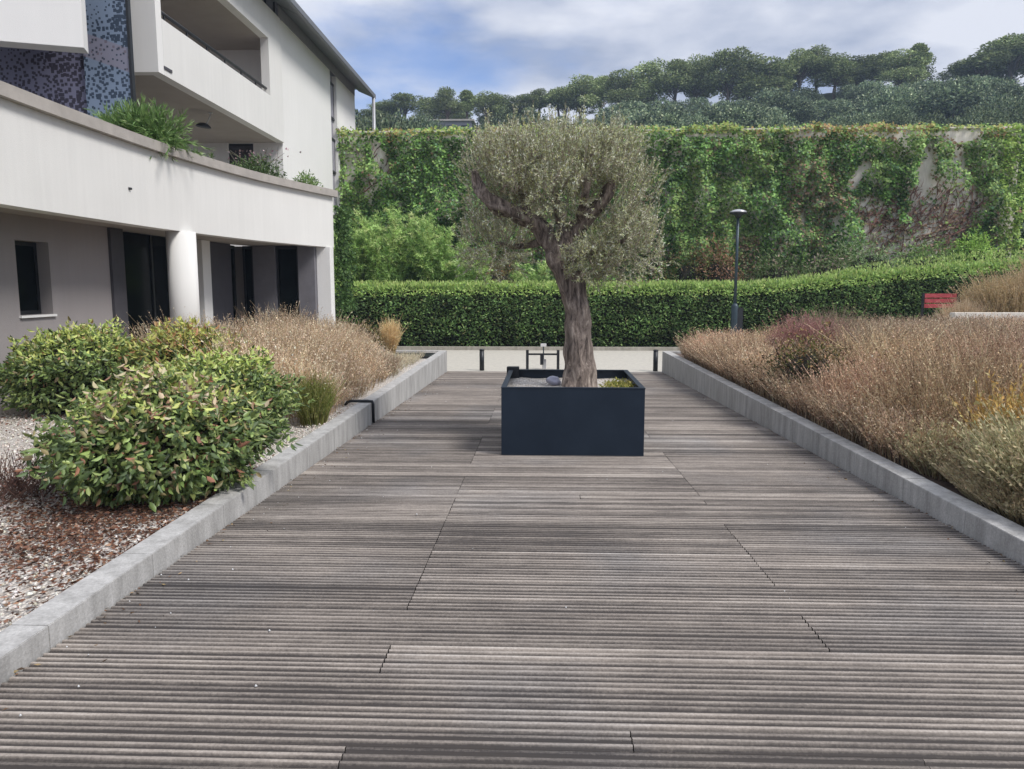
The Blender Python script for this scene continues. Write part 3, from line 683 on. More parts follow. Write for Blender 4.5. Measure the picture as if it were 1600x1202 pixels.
# dry brush --------------------------------------------------------------
STRAW = [(.50, .375, .235), (.65, .52, .35), (.30, .215, .14), (.75, .64, .45), (.39, .26, .165)]
def brush_arr(roots, H, lean, cols, wts, seeds=8, w=.0035, head=.022, hw=.011, spread=.28, branch=3, tipcols=None, tipw=None, leanx=0., leany=0., tone=None):
    """stiff dry stems: each root forks into a few shoots with small seed heads on the upper part"""
    n = len(roots); parts = []
    D = np.stack([R.normal(0, lean, n)+leanx, R.normal(0, lean, n)+leany, np.ones(n)], 1)
    mid = roots+D*(H*.32)[:, None]
    ton = np.ones((n, 1)) if tone is None else (tone if tone.ndim == 2 else tone[:, None])
    c = palette(n, cols, wts, .2)*ton
    parts.append(blade_arr(roots, mid, w*1.3, w, c*.8))
    for b in range(branch):
        hh = H*R.uniform(.42, .72, n)
        d2 = D+np.stack([R.normal(0, spread, n), R.normal(0, spread, n), np.zeros(n)], 1)
        tip = mid+d2*hh[:, None]
        cb = palette(n, cols, wts, .2)*ton
        parts.append(blade_arr(mid, tip, w, w*.5, cb))
        for s in range(seeds):
            t = (R.uniform(.02, 1.0, n)**.8)[:, None]
            p = mid+(tip-mid)*t
            dd = d2*.9+R.normal(size=(n, 3))*.6
            cc = palette(n, tipcols or cols, tipw or wts, .22)*ton
            parts.append(leaf_arr(p, dd, head*R.uniform(.7, 1.4, n), hw*R.uniform(.7, 1.3, n), cc, .15))
    return merge(parts)
def area_points(n, poly_test, bx):
    out_ = []
    tot = 0
    while tot < n:
        p = np.stack([R.uniform(bx[0], bx[1], n), R.uniform(bx[2], bx[3], n)], 1)
        k = poly_test(p[:, 0], p[:, 1]); out_.append(p[k]); tot += k.sum()
    return np.concatenate(out_)[:n]
# left mass
def left_test(x, y):
    return (x > -6.3+.08*(y-9)) & (x < -2.62-np.clip(y-14.2, 0, 9)*.45) & (y > 8.9+np.abs(x+3.2)*.25) & (y < 17.2) & ~((x < -4.0) & (y < 10.9))
def mounds(p, cs, hmin=.45):
    """height, outward lean and tone for stems that grow in separate rounded clumps"""
    cs = np.array(cs); d = np.hypot(p[:, None, 0]-cs[None, :, 0], p[:, None, 1]-cs[None, :, 1])/cs[None, :, 2]
    i = np.argmin(d, 1); dm = np.minimum(d[np.arange(len(p)), i], 1.15); c = cs[i]
    h = c[:, 3]*np.sqrt(np.clip(1-.74*dm*dm, hmin**2*.4, 1))
    return h, (p[:, 0]-c[:, 0])*.26, (p[:, 1]-c[:, 1])*.26, c[:, 4]
def scatter_centres(x0, x1, y0, y1, step, r, h, rs):
    g = np.random.default_rng(rs); o_ = []
    y = y0
    while y < y1:
        x = x0+g.uniform(0, step*.5)
        while x < x1:
            o_.append((x+g.normal(0, .15), y+g.normal(0, .2), r*g.uniform(.85, 1.2), h*g.uniform(.88, 1.1), g.uniform(.70, 1.25))); x += step*g.uniform(.85, 1.15)
        y += step*.85
    return o_
p = area_points(5600, left_test, (-6.3, -2.5, 8.8, 17.2))
roots = np.column_stack([p, np.full(len(p), -.03)])
h_, lx_, ly2_, tn_ = mounds(p, scatter_centres(-6.0, -2.8, 9.4, 17.2, 1.15, .72, 1.16, 4))
H = h_*R.uniform(.82, 1.06, len(p))
H *= 1-.62*sstep(-4.9, -2.9, p[:, 0])*sstep(12.5, 14.5, p[:, 1])-.35*sstep(-3.6, -2.6, p[:, 0])*sstep(14.5, 12.5, p[:, 1])
tone = tn_*np.clip(1+.35*nz(roots, 2.6, 2.), .6, 1.35)
V, F, Cc = brush_arr(roots, H, .16, STRAW, [4, 4, 2, 2, 2], seeds=9, branch=4, tone=tone, leanx=lx_, leany=ly2_, spread=.34, w=.003, head=.023, hw=.016, tipcols=[(.80, .65, .48), (.68, .52, .37), (.88, .78, .60), (.50, .35, .26)], tipw=[4, 4, 3, 2])
o = link('dry_brush', raw_mesh('dry_brush', V, F, Cc), M['straw'])
tag(o, 'mass of tan dry brush in the left bed before the round column', 'dry brush', kind='stuff')
# right mass
def right_test(x, y):
    xm = 3.75+np.clip(9-y, 0, 3)*.35
    return (x > np.maximum(3.32, 3.3+np.where(y < 6.6, (6.6-y)*1.1, 0))) & (x < 11.5) & (y > 4.6) & (y < 17.6) & (x < y*.80+1.2)
p = area_points(15500, right_test, (3.3, 11.5, 4.6, 17.6))
p = p[~((p[:, 0] < 4.05) & (np.abs(p[:, 1]-10.5) < .9))]; p = p[~((p[:, 0] < 4.75) & (p[:, 1] < 6.7))]
bedz = -.03+.55*sstep(5, 12, p[:, 0])*.55
roots = np.column_stack([p, bedz])
CS = [(4.45, 7.8, .95, 1.18, .92), (3.9, 8.9, .7, .95, 1.0), (5.6, 8.6, 1.1, 1.28, .84), (5.4, 6.7, .85, 1.2, 1.0), (6.4, 7.0, 1.1, 1.3, .9), (4.6, 10.3, .9, 1.2, 1.1), (5.9, 10.6, 1.1, 1.25, .95), (3.95, 12.3, .85, .88, 1.2), (3.9, 14.2, .95, .9, 1.15), (3.9, 16.2, .9, .85, 1.25), (5.3, 15.8, .9, .95, 1.1)]
CS += [c for c in scatter_centres(5.4, 11.5, 9.4, 17.5, 1.6, 1.0, 1.25, 9) if min(math.hypot(c[0]-k_[0], c[1]-k_[1]) for k_ in CS) > 1.1]
h_, lx_, ly2_, tn_ = mounds(p, CS); H = h_*R.uniform(.82, 1.06, len(p))
pxs = 843+1200*p[:, 0]/p[:, 1]; lim = CAM_H-p[:, 1]*(.036+.014*sstep(1310, 1180, pxs))+.10*nz(roots, 1.1, 15.)
ne = 2600; ye = R.uniform(6.9, 17.6, ne); re_ = np.column_stack([3.25+R.random(ne)**1.5*.5, ye, np.full(ne, -.03)])
H = np.minimum(H, np.maximum(lim-bedz, .35)*R.uniform(.86, 1.0, len(p)))
He = R.uniform(.22, .55, ne); roots = np.concatenate([roots, re_]); H = np.concatenate([H, He])
lx_ = np.concatenate([lx_, np.full(ne, -.06)]); ly2_ = np.concatenate([ly2_, np.zeros(ne)]); tn_ = np.concatenate([tn_, np.full(ne, .95)])
tone = tn_*np.clip(1+.45*nz(roots, 2.4, 2.)+R.normal(0, .22, len(roots)), .45, 1.6)
tints = np.array([(1, 1, 1.02), (1.02, .94, .98), (.94, .97, 1.02), (1.0, 1.0, .95)]); tone = tone[:, None]*tints[(np.round(tn_*977)).astype(int) % 4]
V, F, Cc = brush_arr(roots, H, .15, STRAW, [4, 3, 4, 1.5, 4], seeds=9, branch=4, spread=.40, w=.0026, head=.021, hw=.016, tone=tone, leanx=lx_, leany=ly2_, tipcols=[(.60, .45, .31), (.49, .35, .235), (.74, .61, .43), (.34, .225, .15)], tipw=[4, 4, 2.4, 3])
o = link('dry_brush', raw_mesh('dry_brush', V, F, Cc), M['straw'])
tag(o, 'broad mass of brown dry brush filling the right bed', 'dry brush', kind='stuff')

def dry_bush(loc, rx, ry, h, n, label, cols, wts, tip=None, tw=None, core=True, name='dry_bush', cat='dry bush', mat='straw', **k):
    root = empty(name, loc, label, cat)
    a = R.uniform(0, 2*math.pi, n); r = np.sqrt(R.random(n))
    rt = np.stack([np.cos(a)*r*rx*.55, np.sin(a)*r*ry*.55, np.zeros(n)], 1)
    H = h*np.sqrt(np.clip(1-.75*r*r, .1, 1))*R.uniform(.75, 1.05, n)
    V, F, Cc = brush_arr(rt, H, .06, cols, wts, tipcols=tip, tipw=tw, leanx=np.cos(a)*r*rx*.5/h, leany=np.sin(a)*r*ry*.5/h, **k)
    link('stems', raw_mesh('stems', V, F, Cc), M[mat], root)
    return root
# pale green-grey bush by the right kerb, close
def Pz(px, py, Z): q = at(px, py, Z=Z); return (q[0], q[1])
PALE = [(.46, .42, .25), (.58, .51, .31), (.36, .35, .19), (.62, .50, .32)]
dry_bush((3.98, 5.55, -.03), .95, 1.05, .76, 2600, 'pale greenish straw bush closest to the viewer beside the right kerb', PALE, [3, 3, 3, 2], seeds=10, head=.034, hw=.016, spread=.3)
dry_bush((5.3, 4.4, -.03), 1.2, 1.0, .85, 1300, 'brown and green straw bush at the right edge of the picture', [(.34, .24, .16), (.28, .26, .14), (.42, .33, .2)], [3, 2, 2], seeds=8, head=.03, hw=.014)
dry_bush((3.62, 6.75, -.03), .5, .9, .45, 900, 'low pale tuft between the right kerb and the brown brush', PALE+[(.40, .27, .18)], [3, 3, 2, 2, 3], seeds=9, head=.028, hw=.013)
dry_bush((3.86, 6.3, -.02), .34, .3, .98, 170, 'golden orange leafed plant standing out of the right bed near the pale bush', [(.40, .25, .06), (.34, .20, .08)], [2, 1],
         tip=[(.60, .40, .13), (.52, .31, .09), (.66, .52, .24), (.42, .36, .16)], tw=[4, 2, 3, 2], seeds=7, head=.045, hw=.02, name='golden_shrub', cat='shrub', mat='leaf_soft')
q = at(1218, 600, X=3.85)
shrub('dark_shrub', (3.70, 10.6, -.03), .50, .85, .92, 4800, 'dark olive green and rust coloured shrub behind the right kerb among the dry brush',
      [(.05, .055, .02), (.10, .10, .03), (.16, .10, .05), (.05, .035, .025)], [4, 3, 2, 4], .05, .022, seed=5., lump=.42, inner=.7, top=([(.26, .22, .06), (.36, .20, .09), (.16, .17, .04)], [3, 2, 3]), low=.5, mat='leaf_soft', ck=.6)
dry_bush((4.45, 12.9, -.03), .62, .6, 1.22, 1500, 'pinkish brown feathery bush in the far part of the right bed', [(.30, .16, .14), (.38, .22, .19)], [2, 2],
         tip=[(.46, .26, .23), (.36, .19, .17), (.52, .33, .28)], tw=[3, 2, 2], seeds=10, head=.03, hw=.014)
dry_bush((5.25, 13.9, .0), .6, .6, 1.32, 900, 'loose greyish twiggy bush right behind the pinkish bush', [(.26, .20, .14), (.34, .28, .20)], [2, 2], seeds=7, spread=.34)
dry_bush((3.52, 5.4, -.03), .42, 1.7, .34, 1500, 'low straw fringe along the near part of the right kerb', [(.46, .36, .22), (.50, .44, .27), (.36, .31, .19)], [3, 2, 2], seeds=7, head=.024, hw=.012)
dry_bush((3.72, 4.35, -.03), .62, .8, .50, 1000, 'rusty brown low tuft at the near end of the right bed against the kerb', [(.44, .30, .19), (.50, .42, .27), (.36, .33, .19)], [3, 2, 2], seeds=9, head=.03, hw=.013)
dry_bush((11.3, 20.9, .35), .9, .35, 1.0, 620, 'thin dry tuft in front of the red bench', [(.62, .50, .34), (.52, .38, .26)], [2, 1], seeds=5, w=.004)
for (x, y, h_, lab) in ((12.3, 21.4, 1.75, 'tan dry bush beyond the low wall, left of the other one'), (14.2, 22.2, 2.35, 'tall tan dry bush beyond the low wall at the right edge')):
    dry_bush((x+.6, y, float(gz(x, y))), 1.7, 1.2, h_, 2200, lab, [(.50, .38, .22), (.42, .33, .18), (.58, .46, .30)], [3, 2, 2], seeds=8, head=.045, hw=.02, w=.006)
# green broom-like plant by left kerb, orange shrub beyond, straw tuft
dry_bush((-2.70, 9.0, -.03), .26, .45, .66, 420, 'yellow green broom plant next to the left kerb beside the black hose', [(.16, .20, .05), (.26, .27, .08), (.32, .30, .12)], [3, 3, 2], seeds=5, head=.03, hw=.007)
dry_bush((-3.52, 18.0, -.03), .20, .2, .95, 420, 'golden straw tuft standing before the hedge at the end of the left bed', [(.78, .60, .32), (.70, .52, .28), (.84, .70, .44)], [3, 3, 2], seeds=7, head=.05, hw=.008, spread=.2)
shrub('small_shrub', (-4.15, 17.9, -.03), .45, .4, .78, 1800, 'olive brown small shrub left of the golden straw tuft', [(.12, .10, .04), (.22, .17, .07), (.30, .22, .10)], [2, 2, 2], .05, .025, seed=3.3, mat='leaf_soft')
# pale dry groundcover at the end of the gravel bed
p = area_points(1500, lambda x, y: x < -2.62, (-4.0, -2.6, 13.8, 17.2))
roots = np.column_stack([p, np.full(len(p), -.03)])
V, F, Cc = brush_arr(roots, np.full(len(p), .17)*R.uniform(.6, 1.3, len(p)), .35, [(.62, .56, .42), (.52, .46, .33)], [2, 1], seeds=3, w=.003, head=.02, hw=.012)
o = link('ground_cover', raw_mesh('ground_cover', V, F, Cc), M['straw']); tag(o, 'low pale dry ground cover at the far end of the left gravel bed', 'ground cover', kind='stuff')

# loose pebbles and leaf litter ------------------------------------------
def pebbles(n):
    x = -2.5-R.random(n)**1.1*4.2; y = R.uniform(2.6, 10.5, n)
    s = R.uniform(.006, .016, n)
    base = np.array([[1, 0, 0], [0, 1, 0], [-1, 0, 0], [0, -1, 0], [0, 0, .8], [0, 0, -.5]])
    tri = np.array([[0, 1, 4], [1, 2, 4], [2, 3, 4], [3, 0, 4], [1, 0, 5], [2, 1, 5], [3, 2, 5], [0, 3, 5]])
    a = R.uniform(0, 6.28, n); ca, sa = np.cos(a), np.sin(a); st = R.uniform(.7, 1.5, n)
    V = base[None]*s[:, None, None]; V = V.copy(); V[:, :, 0] *= st[:, None]
    X = V[:, :, 0]*ca[:, None]-V[:, :, 1]*sa[:, None]; Y = V[:, :, 0]*sa[:, None]+V[:, :, 1]*ca[:, None]
    V = np.stack([X+x[:, None], Y+y[:, None], V[:, :, 2]-.018], -1).reshape(-1, 3)
    F = (tri[None]+6*np.arange(n)[:, None, None]).reshape(-1, 3)
    c = np.repeat(palette(n, [(.70, .65, .58), (.55, .48, .42), (.40, .33, .28), (.80, .77, .72)], [4, 3, 1.5, 2]), 6, axis=0)
    return V, F, c
V, F, Cc = pebbles(16000)
o = link('loose_gravel', raw_mesh('loose_gravel', V, F, Cc), M['litter']); tag(o, 'loose white pebbles covering the left bed near the kerb', 'gravel', kind='stuff')
n = 11000
cx = R.choice([-3.15, -3.3, -2.9, -4.2, -5.9], n, p=[.36, .2, .28, .1, .06]); cy = np.where(cx == -5.9, 9.2, np.where(cx == -4.2, 6.2, np.where(cx == -3.15, 5.2, np.where(cx == -3.3, 6.2, 4.6))))
P = np.stack([np.clip(cx+R.normal(0, .42, n), -7, -2.5), cy+R.normal(0, .55, n), -.012+R.random(n)*.012+.02*(R.random(n) < .15)], 1)
D = np.stack([R.normal(size=n), R.normal(size=n), R.normal(0, .12, n)], 1)
V, F, Cc = leaf_arr(P, D, R.uniform(.02, .05, n), R.uniform(.008, .02, n), palette(n, [(.12, .055, .035), (.20, .095, .055), (.07, .04, .03), (.30, .17, .11)], [3, 3, 3, 1.2]), .2)
o = link('leaf_litter', raw_mesh('leaf_litter', V, F, Cc), M['litter']); tag(o, 'brown fallen leaves spread under the left shrubs', 'leaf litter', kind='stuff')
# thin bare twigs low at the front left
n = 260; a = R.uniform(0, 6.28, n)
P0 = np.stack([-4.05+R.normal(0, .16, n), 5.65+R.normal(0, .2, n), np.zeros(n)], 1); P1 = P0+np.stack([np.cos(a)*.22, np.sin(a)*.22, R.uniform(.08, .34, n)], 1)
v1 = blade_arr(P0, P1, .004, .002, palette(n, [(.13, .08, .065)], [1])); lv = leaf_arr(P0+(P1-P0)*R.uniform(.4, 1, (n, 1)), R.normal(size=(n, 3)), .03, .012, palette(n, [(.22, .12, .09), (.14, .075, .06)], [1, 1]))
V, F, Cc = merge([v1, lv]); o = link('bare_twigs', raw_mesh('bare_twigs', V, F, Cc), M['straw']); tag(o, 'low tangle of bare reddish twigs on the gravel left of the largest shrub', 'twigs')
# tiny pale crumbs scattered on the deck
n = 150; x = R.uniform(DX0+.05, DX1-.05, n); x[:90] = DX0+R.random(90)**2*.5+.02; y = R.uniform(2.2, 17, n); s = R.uniform(.003, .008, n)
base = np.array([[1, 0, 0], [0, 1, 0], [-1, 0, 0], [0, -1, 0], [0, 0, 1.2], [0, 0, -.2]]); tri = np.array([[0, 1, 4], [1, 2, 4], [2, 3, 4], [3, 0, 4], [1, 0, 5], [2, 1, 5], [3, 2, 5], [0, 3, 5]])
V = base[None]*s[:, None, None]+np.stack([x, y, -DS*y+.003], 1)[:, None]; F = (tri[None]+6*np.arange(n)[:, None, None]).reshape(-1, 3)
o = link('scattered_crumbs', raw_mesh('scattered_crumbs', V.reshape(-1, 3), F, np.full((6*n, 3), .62)), M['litter']); tag(o, 'tiny pale stones and crumbs scattered on the deck', 'gravel', kind='stuff')

n = 420; x = np.where(R.random(n) < .55, DX0+.015+R.random(n)**2.5*.35, DX1-.015-R.random(n)**2.5*.35); y = R.uniform(2.4, 18.6, n)
V, F, Cc = leaf_arr(np.stack([x, y, -DS*y+.004], 1), np.stack([R.normal(size=n), R.normal(size=n), R.normal(0, .1, n)], 1), R.uniform(.015, .04, n), R.uniform(.006, .014, n), palette(n, [(.16, .09, .05), (.30, .22, .12), (.09, .06, .04)], [2, 2, 2]), .2)
o = link('fallen_leaves', raw_mesh('fallen_leaves', V, F, Cc), M['litter']); tag(o, 'small dry leaves and bits gathered along the foot of both kerbs', 'leaf litter', kind='stuff')
# ---------------------------------------------------------------- planter and olive tree
PY0, PY1 = 8.16, 9.98; PX0, PX1 = -.40, 1.135; PB, PT = -.235, .515
pl = empty('planter', ((PX0+PX1)/2, (PY0+PY1)/2, PB), 'dark navy square metal planter holding the olive tree on the deck', 'planter', rz=rad(-.5))
hx, hy, hh = (PX1-PX0)/2, (PY1-PY0)/2, PT-PB
t_ = .012
mb = MB().box(-hx, hx, -hy, -hy+t_, .02, hh).box(-hx, hx, hy-t_, hy, -.02, hh).box(-hx, -hx+t_, -hy+t_, hy-t_, 0, hh).box(hx-t_, hx, -hy+t_, hy-t_, 0, hh)
mb.build('body', M['navy'], pl)
lipw = .055
lp_ = MB().box(-hx-.004, hx+.004, -hy-.004, -hy+lipw, hh+.001, hh+.012).box(-hx-.004, hx+.004, hy-lipw, hy+.004, hh+.001, hh+.012).box(-hx-.004, -hx+lipw, -hy+lipw+.001, hy-lipw-.001, hh+.001, hh+.012).box(hx-lipw, hx+.004, -hy+lipw+.001, hy-lipw-.001, hh+.001, hh+.012)
lp_.build('rim', M['navy'], pl, .002)
mb = MB().box(-hx-.03, -hx+.13, hy-.10, hy+.02, hh-.10, hh+.05); mb.build('corner_bracket', M['dark'], pl, .006)
# soil surface inside
b = bmesh.new(); bmesh.ops.create_grid(b, x_segments=30, y_segments=34, size=1)
for v in b.verts:
    v.co = Vector((v.co.x*(hx-t_-.002), v.co.y*(hy-t_-.002), hh-.10+.03*mnoise.noise(Vector((v.co.x*3, v.co.y*3, 2)))))
me = bpy.data.meshes.new('soil'); b.to_mesh(me); b.free(); link('soil', me, M['gravel'], pl)
wd = empty('weed', (.93, 8.75, PT-.10), 'small yellow green weeds growing in the right side of the planter', 'weeds')
n = 700; a = R.uniform(0, 6.28, n); P = np.stack([np.clip(R.normal(0, .09, n), -.2, .13), np.clip(R.normal(.1, .2, n), -.4, .7), R.random(n)*.07], 1)
V, F, Cc = leaf_arr(P, np.stack([np.cos(a), np.sin(a), R.uniform(.2, 1.6, n)], 1), .045, .016, palette(n, [(.30, .30, .06), (.20, .22, .05), (.42, .36, .12)], [2, 2, 1]))
link('leaves', raw_mesh('leaves', V, F, Cc), M['leaf_soft'], wd)
b = bmesh.new(); bmesh.ops.create_icosphere(b, subdivisions=3, radius=.09)
for v in b.verts: v.co = v.co*(1+.45*mnoise.noise(v.co*14)); v.co.z *= .6
for f in b.faces: f.smooth = True
me = bpy.data.meshes.new('crumpled_bag'); b.to_mesh(me); b.free()
o = link('crumpled_bag', me, plain('lilac_plastic', (.42, .42, .52), .35), None, (.18, 9.3, PT-.05)); tag(o, 'crumpled pale lilac bag lying in the planter left of the trunk', 'bag')

olive = empty('olive_tree', (.40, 9.1, PT-.12), 'old olive tree with twisted trunk growing in the navy planter', 'tree')
OL = np.array([.40, 9.1, PT-.12])
def opt(px, py, dy=0.): q = at(px, py, Y=9.1+dy); return Vector(q-OL)
def smooth(pts, rads, k=6):
    P = np.array([list(p) for p in pts]); o_, r_ = [], []
    for i in range(len(P)-1):
        p0 = P[max(i-1, 0)]; p1 = P[i]; p2 = P[i+1]; p3 = P[min(i+2, len(P)-1)]
        for j in range(k):
            f = j/k; o_.append(.5*((2*p1)+(-p0+p2)*f+(2*p0-5*p1+4*p2-p3)*f*f+(-p0+3*p1-3*p2+p3)*f**3)); r_.append(rads[i]*(1-f)+rads[i+1]*f)
    o_.append(P[-1]); r_.append(rads[-1]); return o_, r_
tk = MB()
pts, rd = smooth([opt(907, 612), opt(907, 598), opt(905, 560), opt(903, 520), opt(900, 480), opt(896, 450), opt(890, 428)], [.22, .20, .172, .155, .148, .152, .16], 10)
tk.tube(pts, rd, 40, lump=.075, twist=4.2, lobes=5, wob=.035)
pts, rd = smooth([opt(896, 462), opt(876, 418), opt(864, 390, .05), opt(852, 370), opt(828, 345, -.05), opt(800, 330, -.12), opt(770, 318, -.15), opt(748, 296, -.1), opt(742, 268)], [.09, .125, .115, .11, .10, .09, .085, .065, .035], 8)
tk.tube(pts, rd, 20, lump=.08, twist=5, lobes=4, wob=.05)
pts, rd = smooth([opt(897, 462), opt(888, 410, .06), opt(884, 375, .1), opt(905, 350, .12), opt(930, 330, .1), (opt(948, 306, .05)), opt(956, 280)], [.09, .115, .11, .105, .085, .07, .035], 8)
tk.tube(pts, rd, 20, lump=.08, twist=5, lobes=4, wob=.045)
for a_, b_, c_, r_ in ((opt(884, 378, .1), opt(872, 330, .3), opt(862, 270, .5), .07), (opt(828, 345), opt(815, 300, .1), opt(810, 250, .2), .06), (opt(905, 350, .1), opt(915, 300, -.2), opt(925, 240, -.3), .06), (opt(900, 400, .05), opt(935, 392, .1), opt(985, 372, .1), .055), (opt(852, 372, 0), opt(820, 385, .2), opt(775, 380, .3), .05)):
    pts, rd = smooth([a_, b_, c_], [r_, r_*.75, r_*.35], 6); tk.tube(pts, rd, 12, lump=.08, twist=4, wob=.02)
tk.build('trunk', M['bark_olive'], olive)
# crown: upright shoots anchored through a few lobes
lobes = [((868, 300), 1.0, .9, .60, 1.0), ((775, 290), .43, .7, .50, .40), ((962, 310), .46, .7, .62, .42), ((775, 375), .42, .5, .40, .30), ((982, 385), .42, .5, .42, .28), ((870, 250), .92, .8, .30, .6), ((925, 415), .40, .5, .22, .2), ((820, 345), .3, .5, .3, .08), ((950, 238), .33, .5, .22, .16), ((790, 245), .33, .5, .22, .16)]
S0, SD, SL = [], [], []
NS = 3500; wsum = sum(l[4] for l in lobes)
for (pp, lx, ly, lz, wt) in lobes:
    n = int(NS*wt/wsum); v = sph(n); rr = (1-.75*R.random(n)**1.6)[:, None]
    c0 = np.array(opt(*pp)); P = c0+v*np.array([lx, ly, lz])*rr
    S0.append(P); up = np.where(v[:, 2] > -.3, 1.0, .1)
    SD.append(unit(v*np.array([.55, .55, .35])+np.stack([np.zeros(n), np.zeros(n), up], 1)+R.normal(0, .25, (n, 3)))); SL.append(R.uniform(.12, .30, n)*np.where((v[:, 2] > .5) & (R.random(n) < .35), 1.35, 1))
S0, SD, SL = map(np.concatenate, (S0, SD, SL))
# keep the view of the fork: thin the shoots lying right in front of the limbs
limbs = np.array([list(opt(*q, 0)) for q in ((742, 285), (765, 315), (790, 328), (812, 338), (835, 352), (856, 380), (868, 402), (878, 425), (885, 370), (905, 350), (928, 332), (945, 310))])
d2 = np.min(np.hypot(S0[:, None, 0]-limbs[None, :, 0], S0[:, None, 2]+.05-limbs[None, :, 2]), axis=1)
keep = ~((d2 < .20) & (S0[:, 1] < .12) & (R.random(len(S0)) < .97))
keep &= ~((np.hypot((S0[:, 0]-float(opt(845, 428).x))/.33, (S0[:, 2]-float(opt(845, 428).z))/.22) < 1) & (R.random(len(S0)) < .6))
S0, SD, SL = S0[keep], SD[keep], SL[keep]
n = 110; S0 = np.concatenate([S0, np.array(opt(920, 410, -.28))+sph(n)*np.array([.30, .16, .20])]); SD = np.concatenate([SD, unit(sph(n)+np.array([.2, 0, .6]))]); SL = np.concatenate([SL, R.uniform(.1, .22, n)])
parts = [blade_arr(S0-SD*.05, S0+SD*SL[:, None], .0035, .0015, palette(len(S0), [(.34, .28, .23), (.24, .19, .16)], [1, 1]))]
for j in range(32):
    t = (j+R.random(len(S0)))/32; p = S0+SD*(SL*t)[:, None]
    dd = SD*.8+R.normal(size=(len(S0), 3))*.62
    parts.append(leaf_arr(p, dd, R.uniform(.026, .050, len(S0)), R.uniform(.007, .012, len(S0)), palette(len(S0), [(.34, .36, .21), (.48, .50, .34), (.46, .48, .20), (.68, .68, .57), (.32, .26, .20)], [4, 4, 3, 2, 1.5], .32), .1, face=S0*np.array([.8, .8, .5])+np.array([.2, -.3, .1]), fk=1.))
V, F, Cc = merge(parts)
link('crown', raw_mesh('crown', V, F, Cc), M['olive_leaf'], olive)

# ---------------------------------------------------------------- street furniture
def bollard(px, label):
    q = at(px, 579, Y=19.3)
    r = empty('bollard', (q[0], 19.3, float(gz(q[0], 19.3))+.02), label, 'bollard', 'black bollards at the far end of the deck')
    MB().lathe([(.06, 0), (.06, .51)], 20).build('post', M['dark'], r)
    MB().lathe([(.066, .511), (.066, .53), (.045, .545)], 20).build('cap', M['dark'], r)
bollard(753, 'short black bollard at the far end of the deck, left of the planter')
bollard(1024, 'short black bollard beside the far end of the right kerb')
# low frame barrier with marker stake behind the planter
by = 19.6; zb0 = float(gz(0, by))+.02
q0, q1, qm = (float(at(p_, 560, Y=by)[0]) for p_ in (824, 872, 847))
br = empty('frame_barrier', (qm, by, zb0), 'low black metal frame with a crossbar standing on the road behind the planter', 'barrier')
for xq in (q0, q1): MB().box(xq-qm-.035, xq-qm+.035, -.035, .035, 0, .50).build('post', M['dark'], br, .004)
MB().box(q0-qm+.036, q1-qm-.036, -.02, .02, .37, .415).build('crossbar', M['dark'], br)
MB().box(-.05, .035, -.022, .018, .12, .369).build('lock_box', M['dark'], br, .004)
mk = empty('marker_stake', (qm+.035, by+.12, zb0), 'thin grey stake with a small white plate above the black frame', 'marker')
MB().box(-.015, .015, -.015, .015, 0, .62).build('stake', M['pole'], mk); MB().box(-.075, .075, -.03, -.016, .58, .66).build('plate', M['white2'], mk, .004)
MB().box(-.03, .07, -.05, -.02, .0, .26).build('bracket', M['alu'], mk, .01)
# lamp post
lq = at(1146, 500, Y=25.0); ly_ = 25.0
lamp = empty('street_lamp', (lq[0]+.03, ly_, float(gz(lq[0], ly_))), 'slim dark blue grey street lamp with a flat round head before the hedge', 'street lamp')
ztop = float(at(1156, 330, Y=ly_)[2])-lamp.location.z
MB().lathe([(.115, 0), (.115, 1.45), (.09, 1.5), (.055, 1.55)], 20).build('base_sleeve', M['pole'], lamp)
MB().lathe([(.05, 1.551), (.042, ztop-.12)], 16).build('pole', M['pole'], lamp)
MB().box(-.22, -.03, -.09, .09, .1, 1.2).build('control_box', M['dark'], lamp, .01).location = (.28, 0, .2)
MB().lathe([(.07, ztop-.22), (.12, ztop-.13), (.27, ztop-.08), (.275, ztop-.045)], 28).build('head', M['dark'], lamp)
MB().lathe([(.272, ztop-.044), (.25, ztop-.01), (.12, ztop+.045), (.02, ztop+.06)], 28).build('cap', M['alu'], lamp)
# red bench on the bank at the right
bq0 = at(1446, 478, Y=21.5); bq1 = at(1502, 478, Y=21.5); bw_ = float(bq1[0]-bq0[0])
bz = float(gz((bq0[0]+bq1[0])/2, 21.5))
bn = empty('bench', ((bq0[0]+bq1[0])/2, 21.5, bz), 'red slatted bench half hidden by dry grass at the far right', 'bench')
zt_ = float(at(1470, 459, Y=21.5)[2])-bz
bk = MB()
for i in range(3): bk.box(-bw_/2+.05, bw_/2-.05, .16, .19, zt_-.11-i*.14, zt_-i*.14)
bk.build('backrest', M['red'], bn)
bs = MB()
for i in range(4): bs.box(-bw_/2+.05, bw_/2-.05, -.30+i*.11, -.21+i*.11, .42, .45)
bs.build('seat', M['red'], bn)
for s_ in (-1, 1): MB().box(s_*bw_/2-.025, s_*bw_/2+.025, -.3, -.25, 0, .62).box(s_*bw_/2-.025, s_*bw_/2+.025, .14, .20, 0, zt_+.02).box(s_*bw_/2-.025, s_*bw_/2+.025, -.249, .139, .37, .42).build('end_frame', M['dark'], bn)

